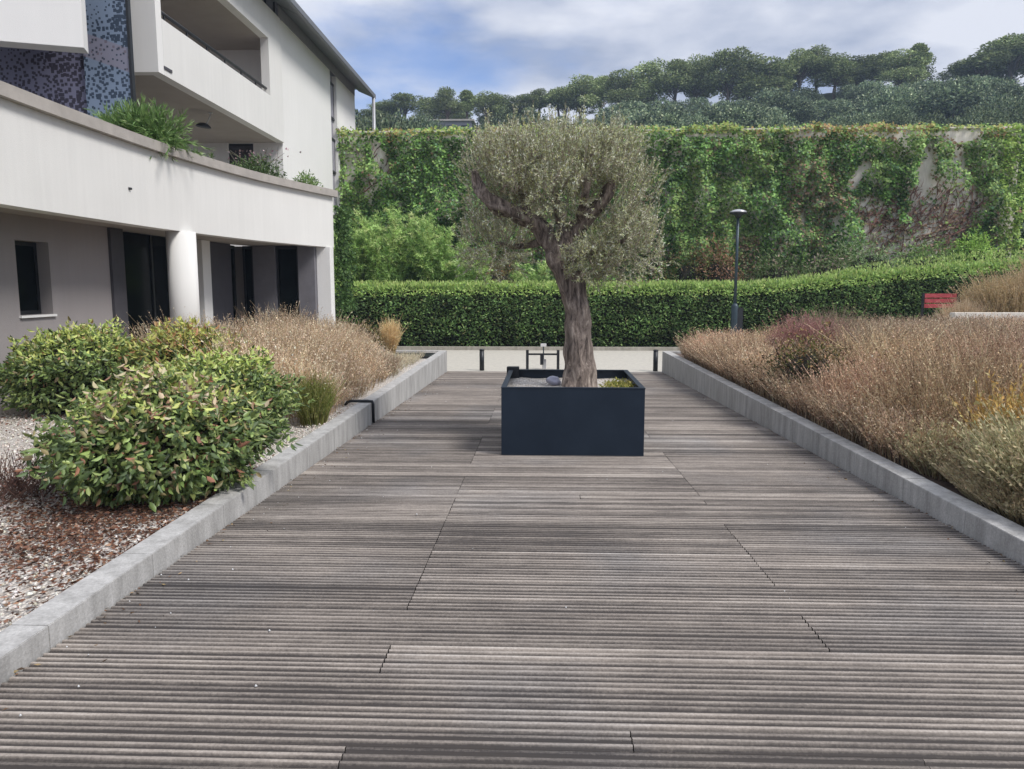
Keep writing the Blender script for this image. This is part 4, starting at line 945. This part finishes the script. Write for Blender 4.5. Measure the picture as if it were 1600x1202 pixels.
# ---------------------------------------------------------------- hedge
def hedge():
    x0, x1 = float(at(524, 450, Y=26)[0])-2.5, 18.5
    root = empty('hedge', ((x0+x1)/2, 26.7, -.5), 'long clipped green hedge along the far side of the road', 'hedge')
    ox, oy = root.location.x, root.location.y
    def top(x): return np.interp(x, [x0, 7, 9.5, 12, 15, 19], [1.58, 1.60, 1.82, 2.08, 2.32, 2.42])
    n = 62000; x = R.uniform(x0, x1, n); u = R.random(n)
    zb = gz(x, np.full(n, 26.)); zt = top(x)
    Q = np.stack([x, u*3, u*0], 1); bumpy = .16*nz(np.stack([x, u*3*(R.random(n) < 2), gz(x, x*0+26)*0+0], 1), .9, 2)+.12*nz(Q, 2.6, 5)
    sel = R.random(n)
    front = sel < .62
    zz = np.where(front, zb+(zt-zb)*R.random(n)**.9, zt)
    yy_ = np.where(front, 26.0-.10*np.sin(np.clip((zz-zb)/(zt-zb), 0, 1)*2.6), 26.+1.5*R.random(n))
    yy_ = yy_+np.where(front, .22*sstep(zt-.25, zt, zz)**2, 0)
    P = np.stack([x, yy_+np.where(front, -bumpy+.16*R.random(n)**2, 0), zz+np.where(front, 0, bumpy*1.1-.12*R.random(n)**2)], 1)
    D = np.stack([R.normal(0, .6, n), np.where(front, -.7, -.1)+R.normal(0, .4, n), np.where(front, .1, 1.)+R.normal(0, .5, n)], 1)
    c = palette(n, [(.085, .15, .05), (.15, .25, .08), (.26, .38, .13), (.24, .25, .11)], [4, 4, 1.6, .5], .25)
    pt = nz(np.stack([x, zz*1.3, x*0], 1), 1.3, 7.); c *= np.clip(1+1.0*pt, .5, 1.9)[:, None]
    pale_top = ((~front) | (zz > zt-.28-.1*bumpy*4)) & (R.random(n) < .82)  # paler yellow-green leaves on the top and upper front edge
    c[pale_top] = palette(pale_top.sum(), [(.38, .54, .15), (.30, .45, .12), (.48, .58, .20)], [3, 3, 1.3], .2)
    parts = [leaf_arr(P-np.array([ox, oy, -.5]), D, R.uniform(.08, .16, n), R.uniform(.04, .07, n), c, face=np.array([.2, -.8, .8]))]
    # sprigs that escaped the shears
    n2 = 6000; xs = R.uniform(x0, x1, n2); P2 = np.stack([xs, R.uniform(26.0, 27.3, n2), top(xs)+R.random(n2)**2*(.16+.25*sstep(8, 13, xs))], 1)
    parts.append(leaf_arr(P2-np.array([ox, oy, -.5]), np.stack([R.normal(0, .4, n2), R.normal(0, .4, n2), np.ones(n2)], 1), .12, .045, palette(n2, [(.40, .55, .16), (.48, .58, .22)], [1, 1])))
    V, F, Cc = merge(parts); link('foliage', raw_mesh('foliage', V, F, Cc), M['leaf_soft'], root)
    mb = MB(); xs = np.linspace(x0, x1, 50)
    for a, b_ in zip(xs, xs[1:]):
        ta, tb = float(top(a))-.1, float(top(b_))-.1; za, zb_ = float(gz(a, 26))-.1, float(gz(b_, 26))-.1
        mb.hull8([(a-ox, 26.18-oy, za+.5), (b_-ox, 26.18-oy, zb_+.5), (b_-ox, 27.4-oy, zb_+.5), (a-ox, 27.4-oy, za+.5), (a-ox, 26.22-oy, ta+.5), (b_-ox, 26.22-oy, tb+.5), (b_-ox, 27.4-oy, tb+.5), (a-ox, 27.4-oy, ta+.5)])
    mb.build('inner_fill', M['core'], root)  # solid dark box added inside so gaps between leaves stay dark
hedge()

# ---------------------------------------------------------------- ivy wall
WY = 31.0
wx0, wx1 = BX+.02, float(at(1588, 300, Y=WY)[0])
WT = float(at(900, 203, Y=WY)[2])
o = MB().box(wx0, wx1, WY, WY+.4, -1, WT-.06).box(wx0, wx1, WY-.05, WY+.45, WT-.058, WT).build('retaining_wall', M['oldwall'])
tag(o, 'tall old rendered wall behind the hedge, almost covered by ivy', 'wall')
holes = [  # px, py, half width, half height, slant, strength
    (1438, 285, 13, 48, -.25, 1), (1448, 245, 8, 26, 0, .9), (1497, 262, 12, 40, .35, .95), (1512, 300, 9, 50, .1, .8), (1340, 272, 9, 22, -.5, .95), (1333, 285, 6, 12, -.4, .9),
    (1355, 330, 26, 26, .1, .8), (1400, 372, 55, 34, -.3, .84), (1470, 350, 50, 52, -.5, .86), (1352, 372, 15, 36, -.2, .93), (1252, 346, 5, 14, 0, .9), (1303, 345, 4, 12, 0, .9), (1285, 308, 12, 10, .5, .6),
    (1428, 330, 12, 22, 0, .9), (1395, 328, 6, 20, 0, .8), (1440, 385, 34, 14, 0, .7), (1235, 425, 14, 16, 0, .45), (1462, 305, 28, 42, .2, .84), (1500, 212, 30, 9, 0, .97), (1420, 208, 26, 4, 0, .8), (1250, 210, 14, 6, 0, .5),
    (600, 255, 12, 30, .45, .97), (560, 235, 12, 22, 0, .7), (583, 285, 14, 18, -.3, .9), (550, 262, 9, 30, 0, .8), (1395, 215, 10, 10, 0, .6)]
def ivy():
    root = empty('ivy', ((wx0+wx1)/2, WY, 0), 'dense green ivy with reddish tips and bare gaps, covering the tall wall', 'climbing plant')
    ox = root.location.x
    n = 105000; x = R.uniform(wx0-.1, wx1+.15, n); z = R.uniform(-.2, WT+.10, n)
    # wall coordinates -> the survey pixels of the gaps
    q = at(800, 300, Y=WY)
    def hc(px, py): t = at(px, py, Y=WY); return t[0], t[2]
    pxm = 1200/WY*1.0
    dens_ = np.ones(n)
    P3 = np.stack([x, z, z*0], 1); nn = nz(P3, .8, 1.)+.6*nz(P3, 2.4, 4.)
    for px, py, hw_, hh_, sl, s in holes:
        hx_, hz_ = hc(px, py); dz = z-hz_; dx = x-hx_-sl*dz*-1
        e = np.hypot(dx/(hw_/pxm), dz/(hh_/pxm))+nn*.45
        dens_ = np.minimum(dens_, 1-s*(1-sstep(.75, 1.1, e)))
    k = R.random(n) < dens_; x, z, nn, dn = x[k], z[k], nn[k], dens_[k]; n = len(x)
    nn2 = nn+.9*nz(np.stack([x*1.1, z*.5, x*0], 1), 1.5, 17.); thick = (.12+.62*np.clip(nn2+.4, 0, 1.5)**1.5)*(.35+.65*sstep(.3, 1, dn))
    y = WY-.02-thick*R.random(n)**.45
    y = np.where(z > WT-.05, WY-.25+.8*R.random(n), y)
    topb = z > WT-.28
    z = np.where(topb, z+.22*np.clip(nz(np.stack([x, x*0, x*0], 1), .9, 6.)+.15, 0, 1), z)
    P = np.stack([x-ox, y-WY, z], 1)
    D = np.stack([R.normal(0, .55, n), -.55+R.normal(0, .3, n), -.55+R.normal(0, .5, n)], 1)
    c = palette(n, [(.07, .14, .04), (.17, .31, .085), (.32, .50, .15), (.17, .29, .15)], [2.6, 4, 2.6, 1.6], .35)
    c *= np.clip(1+.75*nz(np.stack([x*1.2, z*.55, x*0], 1), 1.7, 40.), .55, 1.6)[:, None]
    pat = nz(np.stack([x, z*.8, z*0], 1), .33, 12.)+.5*nz(np.stack([x, z, z*0], 1), 1.1, 20.)
    lt = (pat > .12) & (R.random(n) < .55); c[lt] = palette(lt.sum(), [(.26, .38, .12), (.30, .40, .13)], [2, 1])
    br_ = ((pat < -.22) & (x > -3) & (R.random(n) < .35)) | ((np.abs(x-hc(1165, 400)[0]) < .45) & (z < 3.6) & (R.random(n) < .55)) | ((dn < .7) & (x > -3) & (R.random(n) < .6)) | (R.random(n) < .025)
    c[br_] = palette(br_.sum(), [(.30, .22, .13), (.34, .24, .17), (.26, .25, .12), (.36, .20, .15)], [3, 2, 3, 1.4])
    tp = (z > WT-.2) & (R.random(n) < .55)
    xr = nz(np.stack([x, x*0, x*0], 1), .35, 31.)
    c[tp] = palette(tp.sum(), [(.38, .46, .13), (.45, .42, .15)], [2, 1])
    tr_ = (z > WT-.45) & (xr > .12) & (R.random(n) < .28); c[tr_] = palette(tr_.sum(), [(.44, .26, .13), (.48, .36, .15)], [1, 1])
    en = (x > wx1-.75-.25*nn) & (R.random(n) < .75); c[en] = palette(en.sum(), [(.40, .55, .14), (.32, .46, .12)], [1, 1])
    V, F, Cc = leaf_arr(P, D, R.uniform(.08, .17, n), R.uniform(.07, .14, n), c, .1, face=np.array([.1, -1., .45]))
    link('leaves', raw_mesh('leaves', V, F, Cc), M['leaf_soft'], root)
    # woody runners over the bare patches
    parts = []
    for j in range(240):
        px = R.uniform(1325, 1515); py = R.uniform(330, 410)
        if R.random() < .10: px = R.uniform(548, 610); py = R.uniform(270, 310)
        X, Z = hc(px, py); a = R.normal(.9, .5); seg = [np.array([X-ox, -.03-R.random()*.08, Z])]
        if px > 1000: a = R.normal(.75, .35)
        for s in range(9):
            a += R.normal(0, .22); seg.append(seg[-1]+np.array([math.cos(a)*.19, R.normal(0, .012), math.sin(a)*.19]))
        seg = np.array(seg); seg[:, 1] = np.minimum(seg[:, 1], -.012)
        ww = R.uniform(.006, .03)
        parts.append(blade_arr(seg[:-1], seg[1:], ww, ww*.9, palette(9, [(.26, .13, .10), (.14, .08, .065), (.38, .26, .19)], [2, 2, 1])))
    V, F, Cc = merge(parts); link('stems', raw_mesh('stems', V, F, Cc), M['litter'], root)
ivy()

# ---------------------------------------------------------------- plants between hedge and wall
def plume_plant(x, y, h, n, label, seed):
    """bamboo-like clump: arching canes with feathery narrow leaves"""
    z0 = float(gz(x, y)); root = empty('bamboo_clump', (x, y, z0), label, 'bamboo', 'feathery bamboo behind the hedge')
    n = max(n//3, 8); a = R.uniform(0, 6.28, n); r = R.random(n)
    P0 = np.stack([np.cos(a)*.3*r, np.sin(a)*.2*r, np.zeros(n)], 1); hh_ = h*R.uniform(.6, 1, n); outw = R.uniform(.3, 1.15, n)
    parts, ca = [], []; prev = P0; T = 9
    for s in range(1, T+1):
        t = s/T; cur = P0+np.stack([np.cos(a)*outw*t**2.4, np.sin(a)*outw*t**2.4*.7, hh_*(t-.13*t**4)], 1)
        ca.append(blade_arr(prev, cur, .011, .008, palette(n, [(.30, .36, .12)], [1])))
        if t > .22:
            for q_ in range(6):                       # side sprays
                az_ = R.uniform(0, 6.28, n); sl = R.uniform(.28, .55, n)*(1.25-t*.7)
                b0 = prev+(cur-prev)*R.random((n, 1)); sd_ = unit(np.stack([np.cos(az_), np.sin(az_), R.uniform(-.15, .75, n)], 1)+unit(cur-prev)*.5)
                b1 = b0+sd_*sl[:, None]-np.array([0, 0, 1])*(sl**2*.45)[:, None]
                ca.append(blade_arr(b0, b1, .004, .002, palette(n, [(.24, .32, .10)], [1])))
                cb = palette(n, [(.28, .44, .13), (.48, .66, .22), (.18, .31, .09), (.62, .74, .32)], [3, 3, 2, 1.2], .15)
                for j_ in range(15):
                    u = R.random((n, 1)); p_ = b0+(b1-b0)*u
                    parts.append(leaf_arr(p_, (b1-b0)/sl[:, None]+R.normal(0, .55, (n, 3))-np.array([0, 0, .35]), R.uniform(.12, .20, n), R.uniform(.018, .03, n), cb*R.uniform(.85, 1.15, (n, 1)), .1, face=np.array([.1, -.5, .8])))
        prev = cur
    V, F, Cc = merge(parts); link('leaves', raw_mesh('leaves', V, F, Cc), M['leaf_soft'], root)
    V, F, Cc = merge(ca); link('canes', raw_mesh('canes', V, F, Cc), M['straw'], root)
for i, (px, py, Y_, lab) in enumerate(((527, 352, 28.2, 'feathery bamboo clump right against the white wall corner'), (560, 340, 29.2, 'tall feathery bamboo clump second from the white building'),
        (600, 342, 28.4, 'bright feathery bamboo clump in the middle of the row behind the hedge'), (642, 330, 29.3, 'tallest feathery bamboo clump, third from the olive tree'),
        (682, 352, 28.5, 'leaning bamboo clump with pale plumes left of the olive crown'), (722, 380, 28.6, 'low bamboo clump partly hidden by the left edge of the olive crown'), (815, 415, 28.3, 'short bright bamboo clump seen below the olive crown'))):
    q = at(px, py, Y=Y_); plume_plant(float(q[0]), Y_, float(q[2]-gz(q[0], Y_))*1.22, 84 if i < 6 else 48, lab, i)
for (px, py, Y_, rx, lab, cols, wts) in (
        (775, 418, 29.3, .9, 'rust brown bush below the left side of the olive crown', [(.16, .10, .05), (.10, .11, .04), (.22, .13, .07)], [2, 2, 1]),
        (1080, 402, 29.6, 1.1, 'dark bush at the foot of the ivy right of the olive tree', [(.05, .08, .025), (.10, .13, .04), (.16, .11, .06)], [3, 2, 1.4]),
        (1122, 396, 29.4, .9, 'reddish brown bush at the foot of the ivy behind the lamp', [(.18, .10, .06), (.12, .11, .045), (.25, .14, .09)], [3, 2, 1.5]),
        (1215, 412, 29.3, 1.2, 'greyish green low bush right of the street lamp behind the hedge', [(.12, .16, .07), (.08, .12, .04), (.22, .17, .13)], [3, 2, 1]),
        (1300, 405, 29.3, 1.2, 'loose mauve tinted bush behind the hedge below the bare wall', [(.14, .18, .08), (.10, .14, .05), (.26, .20, .17)], [3, 2, 1.2]),
        (1362, 392, 29.2, 1.2, 'pale grey green bush behind the hedge below the bare wall', [(.20, .27, .13), (.12, .19, .07), (.28, .30, .19)], [3, 2, 1]),
        (1455, 392, 29.0, 1.3, 'green bush with soft tips behind the higher part of the hedge', [(.14, .22, .07), (.10, .16, .05), (.24, .32, .12)], [3, 2, 1]),
        (1525, 382, 28.8, .8, 'bright lime green round bush near the right end of the ivy wall', [(.24, .37, .08), (.17, .28, .06), (.32, .42, .13)], [3, 2, 1])):
    q = at(px, py, Y=Y_); zg = float(gz(q[0], Y_)); h_ = float(q[2])-zg
    shrub('wild_bush', (q[0], Y_, zg), rx*1.15, .8, h_*1.08, 4200, lab, [tuple(v_*1.5 for v_ in c_) for c_ in cols], wts, .13, .06, seed=px*.1, mat='leaf_soft', lump=.3, low=.5, ck=.75)
# plants on the terrace
def rosette(loc, rr_, h, n, label):
    root = empty('terrace_palm', loc, label, 'plant')
    a = R.uniform(0, 6.28, n); el = R.uniform(.15, 1.45, n); ln = rr_*R.uniform(.7, 1.1, n); parts = []
    ctr = np.stack([R.normal(0, .25, n), R.normal(0, .12, n), R.uniform(.0, h*.35, n)], 1); prev = ctr
    for s in range(1, 6):
        t = s/5; rr2 = ln*t*np.cos(el)+.0; zz = ln*(t*np.sin(el)-.45*t*t*np.cos(el))
        cur = ctr+np.stack([np.cos(a)*rr2, np.sin(a)*rr2, zz], 1)
        parts.append(blade_arr(prev, cur, .016*(1-.6*(s-1)/5), .016*(1-.6*s/5), palette(n, [(.09, .17, .045), (.15, .25, .07), (.06, .11, .03)], [2, 2, 1])))
        for q_ in range(4):
            u = R.random((n, 1)); parts.append(leaf_arr(prev+(cur-prev)*u, (cur-prev)*2+R.normal(0, .35, (n, 3))*ln[:, None]*.35, .16, .018, palette(n, [(.10, .19, .05), (.17, .28, .08), (.24, .34, .12)], [2, 2, 1])))
        prev = cur
    V, F, Cc = merge(parts); link('leaves', raw_mesh('leaves', V, F, Cc), M['leaf'], root)
q = at(240, 215, Y=13.8); rosette((q[0]-.3, 13.8, 4.0), .72, .45, 520, 'arching green palm-like plant spilling over the terrace parapet')
q = at(288, 225, Y=15.2); rosette((q[0]-.25, 15.2, 3.9), .35, .3, 120, 'smaller yellowish tuft right of the palm-like terrace plant')
q = at(432, 262, Y=18.2)
root = empty('flowering_shrub', (q[0]-.55, 18.3, 3.72), 'green shrub with small dull flowers above the terrace parapet', 'shrub')
V, F, Cc = merge([shrub_mesh('f', .62, .4, .85, 1900, [(.08, .14, .045), (.14, .21, .07), (.05, .09, .03)], [2, 2, 1], .10, .03, seed=3.), blade_arr(np.stack([R.normal(0, .3, 30), R.normal(0, .1, 30), np.full(30, .4)], 1), np.stack([R.normal(0, .5, 30), R.normal(0, .15, 30), R.uniform(.8, 1.12, 30)], 1), .006, .004, np.array((.15, .14, .09)))])
pf = np.stack([R.normal(0, .45, 60), R.normal(0, .15, 60), R.uniform(.75, 1.05, 60)], 1)
v2, f2, c2 = leaf_arr(pf, R.normal(size=(60, 3)), .07, .05, palette(60, [(.30, .16, .20), (.45, .34, .34), (.2, .12, .12)], [1, 1, 1]))
link('foliage', raw_mesh('foliage', V, F, Cc), M['leaf'], root)
for i in range(60):
    link('flower', raw_mesh('flower', v2[4*i:4*i+4], np.array([[0, 1, 2, 3]]), c2[4*i:4*i+4]), M['leaf'], root)
q = at(506, 292, Y=19.4); root = empty('terrace_shrub', (q[0]-.45, 19.4, 3.75), 'small light green shrub at the far tip of the terrace parapet', 'shrub')
V, F, Cc = shrub_mesh('t', .3, .3, .62, 700, [(.14, .24, .06), (.22, .32, .10)], [1, 1], .09, .03); link('foliage', raw_mesh('foliage', V, F, Cc), M['leaf'], root)
# creeper on the far end of the ground floor
root = empty('creeper', (ex+.06, ey+.1, 0), 'dark green creeper hanging at the far corner of the ground floor', 'climbing plant')
n = 2600; P = np.stack([R.normal(.06, .09, n), R.uniform(-.05, .9, n), 1.0+2.7*R.random(n)], 1)
V, F, Cc = leaf_arr(P, np.stack([R.normal(.3, .4, n), R.normal(0, .5, n), R.normal(-.5, .4, n)], 1), .10, .06, palette(n, [(.05, .10, .03), (.09, .17, .05), (.15, .25, .07)], [3, 2, 1])); link('leaves', raw_mesh('leaves', V, F, Cc), M['leaf_soft'], root)

# ---------------------------------------------------------------- trees
def clump_crown(blobs, n, size, cols, wts, jit=.3):
    """foliage in many small tufts inside a set of blobs (x,y,z,rx,rz)"""
    parts = []; tot = sum(b_[3]**2*b_[4] for b_ in blobs)
    for (x, y, z, rx, rz_) in blobs:
        m = max(int(n*(rx**2*rz_)/tot), 20); v = sph(m); rr = (1-.45*R.random(m)**2)*(1+.4*nz(v, 2.5, x*3+z))
        P = np.array([x, y, z])+v*np.array([rx, rx, rz_])*rr[:, None]
        D = v+R.normal(size=(m, 3))*.6+np.array([0, 0, .3])
        parts.append(leaf_arr(P, D, size*R.uniform(.6, 1.3, m), size*.75*R.uniform(.6, 1.2, m), palette(m, cols, wts, jit)*R.uniform(.68, 1.35), .1, face=v*.7+np.array([0, 0, .5])))
    return merge(parts)
PINE = ([(.20, .25, .11), (.30, .36, .16), (.42, .47, .23), (.12, .155, .08)], [3, 3, 1.5, 2])
OAK = ([(.14, .19, .115), (.23, .29, .17), (.38, .44, .27), (.07, .105, .085)], [3, 3, 1.4, 2])
pines = []
for kind in range(5):
    rr = random.Random(40+kind); blobs = []; tb = MB()
    H_ = 10.; base = [.46, .36, .50, .30, .44][kind]; wide = [3.2, 2.7, 3.0, 2.6, 1.5][kind]
    lean = rr.uniform(-.6, .6)
    tp_ = Vector((lean, rr.uniform(-.3, .3), H_*base))
    tb.tube([(0, 0, -1.5), (lean*.25, 0, H_*.2), tuple(tp_)], [.24, .2, .15], 8)
    nbl = [19, 20, 18, 20, 10][kind]
    for i in range(nbl):
        a = rr.uniform(0, 6.28); r = math.sqrt(rr.random())*wide*.78; zf = rr.random()
        zz = H_*(base+.06)+(H_*(1-base)-1.3)*(zf if kind != 2 else (1-(r/wide)**2)*rr.uniform(.5, 1))
        if kind in (0, 2): zz = max(zz, H_*(base+.12))
        r *= (1-.35*zf)
        x, y = tp_.x+math.cos(a)*r, tp_.y+math.sin(a)*r
        rx = rr.uniform(.9, 1.45)*(1 if kind != 4 else .62); blobs.append((x, y, min(zz, H_-.9), rx, rx*rr.uniform(.65, 1.0)))
        st = Vector((lean*.7, 0, H_*base*rr.uniform(.65, 1)))
        tb.tube([tuple(st), tuple((st+Vector((x, y, zz)))/2+Vector((0, 0, -.2))), (x, y, zz)], [.09, .06, .03], 5)
    blobs.append((tp_.x, tp_.y, H_-.8, 1.3*(1 if kind != 4 else .6), .8))
    V, F, Cc = clump_crown(blobs, 8000, .27, *PINE)
    pines.append((raw_mesh('pine_crown', V, F, Cc), tb.mesh('pine_trunk')))
for a, b_ in pines: a.materials.append(M['far_leaf']); b_.materials.append(M['bark'])
oaks = []
for kind in range(5):
    rr = random.Random(80+kind); blobs = [(0, 0, 2.6, 2.0, 1.7)]
    for i in range(9):
        a = rr.uniform(0, 6.28); r = rr.uniform(1.1, 2.3); blobs.append((math.cos(a)*r, math.sin(a)*r, rr.uniform(1.2, 3.4), rr.uniform(.9, 1.5), rr.uniform(.8, 1.2)))
    V, F, Cc = clump_crown(blobs, 6500, .27, *OAK)
    oaks.append((raw_mesh('oak_crown', V, F, Cc), MB().tube([(0, 0, -1), (.1, 0, 1), (0, .1, 2.2)], [.22, .18, .1], 7).mesh('oak_trunk')))
for a, b_ in oaks: a.materials.append(M['far_leaf']); b_.materials.append(M['bark'])
near = []
for kind in range(3):
    rr = random.Random(180+kind); blobs = [(0, 0, 2.6, 1.9, 1.6)]
    for i in range(12):
        a = rr.uniform(0, 6.28); r = rr.uniform(1.0, 2.3); blobs.append((math.cos(a)*r, math.sin(a)*r, rr.uniform(1.0, 3.5), rr.uniform(.7, 1.2), rr.uniform(.6, .95)))
    V, F, Cc = clump_crown(blobs, 16000, .13, *OAK)
    near.append((raw_mesh('tree_crown', V, F, Cc), MB().tube([(0, 0, -1), (.1, 0, 1), (0, .1, 2.2)], [.16, .13, .08], 7).mesh('tree_trunk')))
for a, b_ in near: a.materials.append(M['far_leaf']); b_.materials.append(M['bark'])
def place(meshes, name, x, y, z, sxy, sz, label, cat, group, rz):
    r = empty(name, (x, y, z), label, cat, group, rz); r.scale = (sxy, sxy, sz)
    for nm, me in zip(('crown', 'trunk'), meshes): link(nm, me, None, r)
    return r
pine_list = [(576, 172, 18, 3), (596, 160, 20, 1), (632, 149, 27, 0), (671, 154, 22, 3), (699, 140, 20, 0), (730, 142, 11, 4), (759, 144, 20, 1), (784, 151, 24, 3), (822, 148, 22, 1), (843, 141, 15, 0),
             (874, 138, 22, 2), (908, 119, 24, 1), (938, 121, 24, 0), (975, 110, 24, 1), (1020, 100, 26, 3), (1055, 97, 28, 0), (1090, 88, 24, 1), (1140, 80, 30, 0), (1172, 87, 28, 3), (1204, 90, 30, 1),
             (1250, 80, 24, 2), (1278, 77, 26, 0), (1306, 85, 26, 1), (1346, 91, 30, 3), (1376, 84, 28, 0), (1412, 78, 24, 1), (1438, 69, 13, 4), (1512, 96, 28, 1), (1543, 82, 34, 2), (1585, 58, 44, 2), (1640, 60, 40, 0)]
pine_list += [(px_+R.uniform(8, 20), py_+R.uniform(6, 20), hw2*.95, int(R.choice([0, 1, 3]))) for px_, py_, hw2, k2 in pine_list[1::3] if not (1205 < px_ < 1240 or 1425 < px_ < 1500 or px_ > 1590)]
dsc = {0: 'round topped pine', 1: 'irregular bushy pine', 2: 'umbrella shaped pine', 3: 'low branched pine', 4: 'slender open pine'}
for i, (px, py, hw_, kd) in enumerate(pine_list):
    Y_ = 128+R.uniform(-5, 3)+(5 if i > 30 else 0); q = at(px, py, Y=Y_); zg = float(gz(q[0], Y_)); h_ = float(q[2])-zg
    nxt = 'on the skyline behind the white building roof' if px < 640 else ('on the skyline above the left part of the ivy wall' if px < 800 else ('on the skyline above the olive tree' if px < 960 else ('on the ridge between the olive tree and the street lamp' if px < 1150 else ('on the ridge above the bare patches of the ivy wall' if px < 1460 else 'on the ridge at the far right'))))
    place(pines[kd], 'pine_tree', q[0], Y_, zg, hw_*Y_/1200/[3.2, 2.7, 3.0, 2.6, 1.5][kd]*1.3, h_/10., '%s%s %s' % ('rear ' if i > 30 else '', dsc[kd], nxt), 'pine tree', 'pines along the hill ridge', R.uniform(0, 6.28))
k = 0
for i in range(150):
    if i < 45: px = R.uniform(560, 1640); Y_ = R.uniform(112, 127)
    else: px = R.uniform(960, 1680); Y_ = R.uniform(84, 124)
    x = float(at(px, 200, Y=Y_)[0]); s = R.uniform(.75, 1.3)*(1 if px > 950 else .7)*(.72 if Y_ > 112 else 1)
    if px < 950: s *= .9
    place(oaks[int(R.integers(5))], 'oak_tree', x, Y_, float(gz(x, Y_))-.4, s, s*R.uniform(.75, 1.0), '%s evergreen tree on the %s hillside %s' % (('small' if s < .85 else ('wide' if s > 1.15 else 'rounded')), ('upper' if Y_ > 115 else ('middle' if Y_ > 100 else 'lower')), ('behind the olive tree' if px < 950 else ('above the street lamp' if px < 1200 else ('above the bare wall patches' if px < 1450 else 'at the far right')))), 'tree', 'evergreen trees on the hillside', R.uniform(0, 6.28))
# lighter trees just behind the wall
for px, py, Y_, s in ((575, 178, 60, .9), (610, 182, 64, .8), (660, 178, 95, .9), (790, 172, 80, 1.0), (1120, 190, 62, .8), (1215, 180, 70, 1.0), (1330, 176, 66, 1.0), (1450, 178, 60, 1.1), (1400, 168, 80, 1.2), (1530, 170, 64, 1.1), (1590, 160, 70, 1.3)):
    q = at(px, py, Y=Y_); h_ = float(q[2])-float(gz(q[0], Y_))
    place(near[int(R.integers(3))], 'leafy_tree', q[0], Y_, float(gz(q[0], Y_)), max(s, h_/4.3*.8), h_/4.3, 'leafy tree just beyond the ivy wall, %s' % ('beside the white building roof post' if px < 620 else ('left of the olive tree' if px < 700 else ('behind the olive crown' if px < 900 else ('left of the street lamp' if px < 1150 else ('above the centre of the ivy' if px < 1260 else ('above the left bare patch' if px < 1350 else ('above the white bare streak' if px < 1460 else 'above the right end of the ivy'))))))), 'tree', 'leafy trees close behind the wall', R.uniform(0, 6.28))
# tree past the right end of the ivy wall
q = at(1612, 300, Y=33); tr_ = empty('broad_tree', (q[0]+2.1, 34, float(gz(q[0], 34))), 'dark broad tree past the right end of the ivy wall', 'tree')
bl = [(R.normal(0, 1.2), R.normal(0, 1.2), R.uniform(1.5, 7.6), R.uniform(1.1, 1.7), R.uniform(.9, 1.4)) for _ in range(22)]
V, F, Cc = clump_crown(bl, 14000, .20, [(.05, .10, .035), (.09, .16, .05), (.03, .06, .03), (.16, .25, .07)], [3, 2, 3, .8]); link('crown', raw_mesh('crown', V, F, Cc), M['leaf_soft'], tr_)
MB().tube([(0, 0, -.5), (.1, 0, 2), (0, .2, 5)], [.3, .24, .12], 10).build('trunk', M['bark'], tr_)
# small house on the hill
q = at(706, 186, Y=121); hs = empty('hill_house', (q[0], 121, float(gz(q[0], 121))-2.3), 'small pale house with a grey roof among the hilltop pines', 'house')
MB().box(-3.2, 3.2, -2, 2, 0, 3.6).build('wall', M['frieze'], hs); MB().box(-3.6, 3.6, -2.4, 2.4, 3.602, 3.85).build('roof', M['cap'], hs)
for x in (-2.1, 0, 2.1): MB().box(x-.45, x+.45, -2.03, -1.99, 1.5, 3.0).build('window', M['glass'], hs)

# ---------------------------------------------------------------- air
m = bpy.data.materials.new('air'); m.use_nodes = True; t = m.node_tree; t.nodes.clear()
o_ = t.nodes.new('ShaderNodeOutputMaterial'); v_ = t.nodes.new('ShaderNodeVolumePrincipled')
v_.inputs['Color'].default_value = (.62, .78, 1, 1); v_.inputs['Density'].default_value = .0007
t.links.new(v_.outputs[0], o_.inputs['Volume'])
o = MB().box(-640, 740, -240, 740, -60, 62).build('haze', m); tag(o, kind='stuff')
